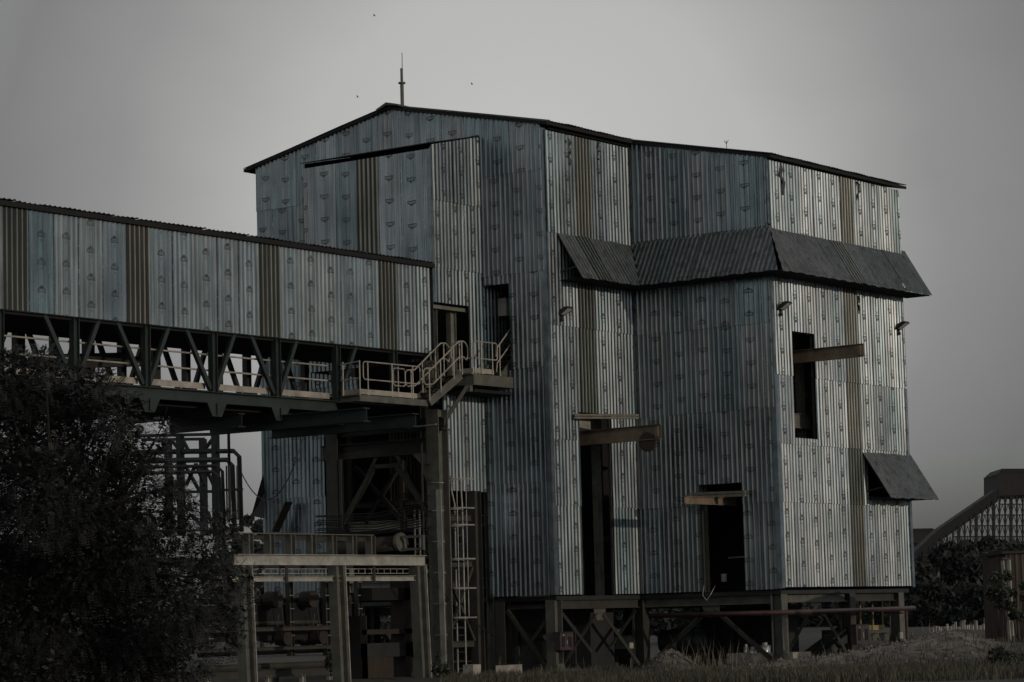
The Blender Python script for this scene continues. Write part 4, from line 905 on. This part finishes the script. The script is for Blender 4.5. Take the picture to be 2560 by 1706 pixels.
a = at(2500, 1397, D=83.2); c = at(2524, 1398, D=83.4); MB().bar(tuple(a), tuple(c), .2, .06).build('eave_board', DARK, rs)
# picket fence
pf = empty('picket_fence', (-50, 105, .6), 'broken pale concrete picket fence behind the scrub at right', 'fence')
rr_ = random.Random(4)
for i in range(34):
    px = 2318+i*6.6+rr_.uniform(-2, 2); 
    if rr_.random() < .14: continue
    h = (40+30*min(1, i/30))*rr_.uniform(.75, 1.15); base = 1612; top = base-h-(14 if i in (28, 30) else 0)
    a = at(px, base, D=104+i*.05); c = at(px+rr_.uniform(-2, 2), top, D=104+i*.05)
    MB().bar(tuple(a-Vector((0, 0, .6))), tuple(c), rr_.uniform(.08, .13), .06).build('picket', WHITE if rr_.random() < .7 else CREAM, pf)
# ------------------------------------------------------------------ birds
for i, (px, py, lb_) in enumerate(((936, 40, 'tiny dark bird highest in the sky above the mast'), (1180, 211, 'tiny dark bird gliding right of the mast'), (894, 243, 'tiny dark bird left of the mast close to the roof ridge'))):
    p = at(px, py, D=235); b = MB(); t = .17
    b.tube([p-r0*.10, p-r0*.04, p+r0*.06, p+r0*.11], [.006, .03, .035, .01], 6)
    b.poly([p+r0*.05, p-r0*.03, p-r0*.10+Vector((0, 0, .07))+fh*.22, p+r0*.0+Vector((0, 0, .08))+fh*.24]); b.poly([p+r0*.05, p-r0*.03, p-r0*.10+Vector((0, 0, .09))-fh*.22, p+r0*.0+Vector((0, 0, .10))-fh*.24])
    tag(b.build('bird', CAB), lb_, 'bird', 'birds in the sky')
# ------------------------------------------------------------------ vegetation
def rvec(rr):
    while True:
        v = Vector((rr.uniform(-1, 1), rr.uniform(-1, 1), rr.uniform(-1, 1)))
        if .05 < v.length < 1: return v
def leaf_cloud(b, clusters, n, rr, L=.26, pairs=6, lw=.016, ll=.055, shell=.55):
    """compound (feather) leaves: a spray of narrow leaflets on a drooping stem"""
    vol = [c[1]**2.2 for c in clusters]; tot = sum(vol)
    for (c, r), w in zip(clusters, vol):
        for _ in range(int(n*w/tot)):
            d = rvec(rr); d = d.normalized()*(shell+(1-shell)*rr.random()**.6) if rr.random() < .75 else d
            p = c+Vector((d.x*r, d.y*r, d.z*r*.92))
            out = (d.normalized()+rvec(rr)*.7); out.z -= .25; out.normalize()
            side = out.cross(Vector((0, 0, 1)));
            if side.length < .05: continue
            side = (side.normalized()+rvec(rr)*.35).normalized(); nn = out.cross(side)
            ln = L*rr.uniform(.6, 1.15)
            for k in range(pairs):
                t = (k+1)/pairs; q = p+out*ln*t+Vector((0, 0, -.10*ln*t*t*2))
                for sg in (-1, 1):
                    dr = (side*sg+out*.55+nn*rr.uniform(-.25, .1)).normalized(); l2 = ll*(1-.45*abs(t-.45))*rr.uniform(.8, 1.2)
                    wv = (out*.9-side*sg*.4).normalized()*lw*.5
                    m = q+dr*l2*.45
                    b.quad(tuple(q), tuple(m+wv), tuple(q+dr*l2), tuple(m-wv))
def blob_leaves(b, clusters, n, rr, s=.09, shell=.5):
    vol = [c[1]**2.0 for c in clusters]; tot = sum(vol)
    for (c, r), w in zip(clusters, vol):
        for _ in range(int(n*w/tot)):
            d = rvec(rr); d = d.normalized()*(shell+(1-shell)*rr.random())
            p = c+d*r; a = rvec(rr).normalized(); bb = a.cross(rvec(rr)).normalized(); k = s*rr.uniform(.5, 1.3)
            b.quad(tuple(p-a*k), tuple(p+bb*k*.45), tuple(p+a*k), tuple(p-bb*k*.45))
rr_ = random.Random(12)
neem = empty('neem_tree', tuple(at(120, 1900, D=57)*1.0), 'large dark feathery-leaved tree in front at the left edge', 'tree')
base = at(130, 1820, D=57); base.z = -.15; neem.location = base
CL = [(60, 960, 85), (150, 975, 75), (235, 1005, 75), (300, 1050, 62), (112, 912, 36), (255, 955, 30), (0, 950, 75), (-80, 1000, 110), (60, 1090, 120), (200, 1110, 115), (315, 1130, 75), (408, 1062, 26), (400, 1120, 28), (362, 1175, 38), (435, 1212, 34),
      (300, 1230, 110), (130, 1250, 140), (468, 1268, 32), (555, 1325, 45), (420, 1300, 85), (520, 1400, 70), (250, 1390, 150), (565, 1450, 50), (470, 1500, 95), (590, 1530, 34), (300, 1560, 150), (100, 1540, 160), (575, 1590, 40), (440, 1650, 90), (250, 1720, 150), (60, 1740, 150), (-120, 1200, 150), (-150, 1450, 170), (-140, 1700, 160), (620, 1445, 24), (350, 1400, 90), (20, 1380, 130)]
clus = []
for (px, py, r) in CL:
    D = 57+rr_.uniform(-1.4, 1.4); clus.append((at(px, py, D=D), r/F*D))
clus += [(at(px, py, D=60.5), r/F*60) for px, py, r in ((60, 1150, 150), (220, 1350, 170), (60, 1550, 200), (350, 1550, 140), (-150, 1400, 220))]
b = MB(); leaf_cloud(b, clus, 30000, rr_, lw=.030, ll=.085, L=.30); blob_leaves(b, clus, 30000, rr_, .075, .1)
b.build('crown', LEAF, neem)
b = MB(); b.tube([base, base+Vector((.1, 0, 1.2)), at(150, 1500, D=57.9), at(130, 1300, D=58.5), at(120, 1120, D=58.8)], [.24, .2, .15, .09, .03], 10)
b.build('trunk', BARK, neem, smooth=True)
b = MB()
for (c, r) in clus[:38]:
    s = at(140, 1480-rr_.uniform(0, 250), D=57.5); mid = s.lerp(c, .5)+Vector((0, 0, -.25)); b.tube([s, mid, c], [.06, .035, .012], 5)
b.build('limbs', BARK, neem)
# scrub on the right
def shrub(px, py, D, r, n, label, mat=LEAF2, seed=1, s=.07, name='shrub', sq=1.0, grp='scrub bushes at the right'):
    rs_ = random.Random(seed); c = at(px, py, D=D); z0 = gz(c.x, c.y); R_ = r/F*D
    e = empty(name, (c.x, c.y, z0), label, 'bush', grp)
    cl = [(c+Vector((rs_.uniform(-1, 1)*R_*.8, rs_.uniform(-1, 1)*R_*.8, rs_.uniform(-.7, .7)*R_*sq)), R_*rs_.uniform(.35, .65)) for _ in range(7)]
    b = MB(); blob_leaves(b, cl, n, rs_, s, .2); b.build('foliage', mat, e)
    b = MB()
    for (q, _) in cl[:5]: b.tube([(c.x, c.y, z0-.1), tuple(q)], [.03, .01], 5)
    b.build('stem', BARK, e)
shrub(2380, 1690, 74, 32, 2000, 'low dark bush on the rubble bank, leftmost of the scrub', seed=2)
shrub(2450, 1680, 78, 30, 2600, 'leafy bush in front of the picket fence', seed=3)
shrub(2530, 1672, 74, 48, 4200, 'dense dark bush at the lower right corner', seed=4)
shrub(2440, 1705, 70, 40, 2600, 'bush low at the bottom edge, under the fence bushes', seed=5)
shrub(2500, 1480, 82.5, 34, 1800, 'climbing creeper on the pale shed post', seed=6, name='creeper', sq=2.4)
shrub(2548, 1500, 82.6, 26, 1500, 'climbing creeper over the rusty shed wall', seed=7, name='creeper', sq=2.6)
shrub(1115, 1665, 82, 26, 900, 'small weed clump at the tower foot', seed=8, sq=1.4)
shrub(840, 1660, 82, 22, 700, 'thin weed beside the middle frame post', seed=9, sq=1.8)
# background trees
def bgtree(px, top, D, r, label, seed, n=3000, base=1600, s=.28, grp='dark trees behind the building', mat=LEAF3):
    rs_ = random.Random(seed); R_ = r/F*D; t = at(px, top, D=D); c0_ = at(px, base, D=D); z0 = min(.5, c0_.z) if D < 200 else -.3
    e = empty('background_tree', (t.x, t.y, z0), label, 'tree', grp); Hh = t.z-z0; cl = []
    for k in range(13):
        f = rs_.random(); cl.append((Vector((t.x, t.y, z0+Hh*(.12+.8*f)))+r0*rs_.uniform(-1, 1)*R_*(1-.45*f)+fh*rs_.uniform(-1, 1)*R_*.6, R_*rs_.uniform(.3, .5)))
    cl.append((Vector((t.x, t.y, t.z-R_*.3)), R_*.32))
    b = MB(); blob_leaves(b, cl, n, rs_, s, .25); b.build('crown', mat, e)
    MB().tube([(t.x, t.y, z0-.3), (t.x, t.y, z0+Hh*.8)], [.22, .06], 7).build('trunk', BARK, e)
for i, (px, top, D, r, lb_) in enumerate([(2290, 1398, 150, 84, 'background tree just right of the building, low rounded'), (2350, 1372, 165, 84, 'background tree in front of the trestle foot'), (2405, 1358, 160, 84, 'background tree with a pointed top under the sloping conveyor'),
        (2470, 1348, 155, 84, 'tallest background tree, below the head house'), (2540, 1362, 150, 84, 'background tree partly behind the rusty shed'), (2320, 1470, 135, 70, 'broad nearer tree mass above the picket fence, left'), (2440, 1465, 130, 75, 'broad nearer tree mass above the picket fence, right'), (2220, 1480, 140, 60, 'background tree seen between the right legs')]):
    bgtree(px, top, D, r, lb_, 70+i, 12000, s=.36)
for i, (px, top, D, lb_) in enumerate([(620, 1288, 230, 'hazy far tree seen left of the building foot'), (650, 1300, 240, 'hazy far tree against the building corner'), (585, 1310, 235, 'hazy far tree behind the bent pipes'), (700, 1430, 200, 'hazy far tree under the building, left of centre'), (960, 1440, 200, 'hazy far tree under the building seen through the frame'), (2070, 1500, 190, 'hazy far tree under the building at right')]):
    bgtree(px, top, D, 48, lb_, 90+i, 2200, s=.34)
for i in range(13):
    px = 690+i*118+R.uniform(-30, 30); bgtree(px, 1478+R.uniform(-15, 12)+(14 if px > 1900 else 0), 172+R.uniform(-12, 12), 74, 'low scrub tree beyond the building, seen only between its legs', 130+i, 2600, s=.34, grp='scrub trees seen between the legs')
# grass: tufts over the visible foreground (uncountable)
rg = random.Random(5); b = MB(); bs_ = MB()
def blade(B, x, y, z, h, w, rg):
    a = rg.uniform(0, 6.28); dx, dy = math.cos(a), math.sin(a); lean = rg.uniform(.1, .5)*h; t = rg.uniform(0, 6.28)
    lx, ly = math.cos(t)*lean, math.sin(t)*lean
    B.quad((x-dx*w, y-dy*w, z-.03), (x+dx*w, y+dy*w, z-.03), (x+lx*.4+dx*w*.7, y+ly*.4+dy*w*.7, z+h*.6), (x+lx*.4-dx*w*.7, y+ly*.4-dy*w*.7, z+h*.6))
    B.poly([(x+lx*.4-dx*w*.7, y+ly*.4-dy*w*.7, z+h*.6), (x+lx*.4+dx*w*.7, y+ly*.4+dy*w*.7, z+h*.6), (x+lx, y+ly, z+h)])
for _ in range(30000):
    d = rg.uniform(64, 92); l = rg.uniform(lat(1080, d), lat(2640, d))
    p = fh*d+r0*l; z, bare = terrain(p.x, p.y)
    if X0 < p.x < X3 and p.y > Y1+.3 and rg.random() < .8: continue
    if p.x < -51 and p.y > 62 and d > 86: continue
    if rg.random() < bare*.9: continue
    blade(b, p.x, p.y, z, rg.uniform(.08, .26)*(1.0 if d > 74 else 1.5), rg.uniform(.008, .018), rg)
tag(b.build('grass', GRASS), 'short dull grass and weeds over the ground in front', 'grass', kind='stuff')
for _ in range(120):
    px = rg.choice([rg.gauss(1760, 45), rg.uniform(1200, 2300), rg.gauss(1700, 60)]); d = rg.uniform(79, 86); p = fh*d+r0*lat(px, d); z = gz(p.x, p.y)
    blade(bs_, p.x, p.y, z, rg.uniform(.35, .9)*(1.35 if 1700 < px < 1830 else .8), .006, rg)
tag(bs_.build('tall_grass', STRAW), 'tall thin dry grass stalks by the building legs', 'grass', kind='stuff')
# rubble stones on the bank (uncountable)
b = MB()
for _ in range(2600):
    d = rg.uniform(75, 83); l = rg.uniform(5, 14); 
    if rg.random() < .2: d = rg.gauss(82, .9); l = rg.gauss(4.5, .6)
    p = fh*d+r0*l; z, bare = terrain(p.x, p.y)
    if rg.random() > bare: continue
    s = rg.uniform(.02, .07)*(1.4 if rg.random() < .12 else 1); c = Vector((p.x, p.y, z+s*.2)); n0 = len(b.v)
    for q in ((1, 0, 0), (0, 1, 0), (-1, 0, 0), (0, -1, 0), (0, 0, 1), (0, 0, -1)): b.v.append(tuple(c+Vector(q)*s*rg.uniform(.6, 1.2)))
    for f in ((0, 1, 4), (1, 2, 4), (2, 3, 4), (3, 0, 4), (1, 0, 5), (2, 1, 5), (3, 2, 5), (0, 3, 5)): b.f.append(tuple(n0+i for i in f)); b.mi.append(0)
tag(b.build('rubble', paint('clod', (.13, .115, .10), rough=.95)), 'loose broken stones and clods on the earth bank', 'rubble', kind='stuff')
# ------------------------------------------------------------------ haze
hz = MB().box(-520, 420, -20, 640, -1.5, 45); 
hm = bpy.data.materials.new('haze'); hm.use_nodes = True; nt = hm.node_tree; nt.nodes.remove(nt.nodes['Principled BSDF'])
vol = nt.nodes.new('ShaderNodeVolumePrincipled'); vol.inputs['Density'].default_value = .0005; vol.inputs['Color'].default_value = (.022, .024, .030, 1)
hm.cycles.homogeneous_volume = True; hm.cycles.volume_sampling = 'DISTANCE'
nt.links.new(vol.outputs[0], nt.nodes['Material Output'].inputs['Volume'])
HAZE = True
if HAZE: tag(hz.build('haze', hm), 'thin grey evening haze over the whole site', 'haze', kind='stuff')
# ------------------------------------------------------------------ light
LT = Vector((-1, .12, -.18)).normalized()
sd = bpy.data.lights.new('sun', 'SUN'); sd.energy = .5; sd.angle = math.radians(.6); sd.color = (1, .86, .70)
so = bpy.data.objects.new('sun', sd); COL.objects.link(so); so.rotation_mode = 'QUATERNION'; so.rotation_quaternion = LT.to_track_quat('-Z', 'Y'); so.location = (40, -20, 40)
w = bpy.data.worlds.new('World'); sc.world = w; w.use_nodes = True; nt = w.node_tree; b = NB(nt); bg = nt.nodes['Background']
sky = nt.nodes.new('ShaderNodeTexSky'); sky.sky_type = 'NISHITA'; sky.sun_disc = False
sky.sun_elevation = math.asin(-LT.z); sky.sun_rotation = math.atan2(-LT.x, -LT.y); sky.dust_density = 3
hs = nt.nodes.new('ShaderNodeHueSaturation'); hs.inputs['Saturation'].default_value = .12; nt.links.new(sky.outputs[0], hs.inputs['Color'])
gen = nt.nodes.new('ShaderNodeTexCoord').outputs['Generated']
bd = (fw+rt*((1330-1280)/F)-up*((560-853)/F)).normalized()
dt_ = nt.nodes.new('ShaderNodeVectorMath'); dt_.operation = 'DOT_PRODUCT'; nt.links.new(gen, dt_.inputs[0]); dt_.inputs[1].default_value = bd
ang = b.m('ARCCOSINE', b.m('MINIMUM', dt_.outputs['Value'], 1.0))
cl_ = b.noise(b.scale(gen, 6, 6, 10), 1.0, 5, .5)
g = b.m('ADD', ang, b.m('MULTIPLY', b.m('SUBTRACT', cl_, .5), .06))
k = b.ramp(b.m('DIVIDE', g, .30), [(0, (1, 1, 1)), (.3, (.84, .84, .845)), (.5, (.50, .505, .51)), (.65, (.38, .385, .39)), (1, (.62, .63, .65))])
veil = b.mix(1.0, hs.outputs[0], (1.9, 1.88, 1.84), 'DARKEN')   # thick evening haze hides the sun's aureole
c = b.mix(1.0, veil, k, 'MULTIPLY')
c = b.mix(1.0, c, (.86, .872, .868), 'MULTIPLY')
nt.links.new(c, bg.inputs['Color']); bg.inputs['Strength'].default_value = .15
sc.view_settings.view_transform = 'Standard'; sc.view_settings.look = 'None'; sc.view_settings.gamma = 1; sc.view_settings.exposure = 1.32
sc.cycles.max_bounces = 6; sc.cycles.volume_bounces = 0; sc.cycles.transparent_max_bounces = 4
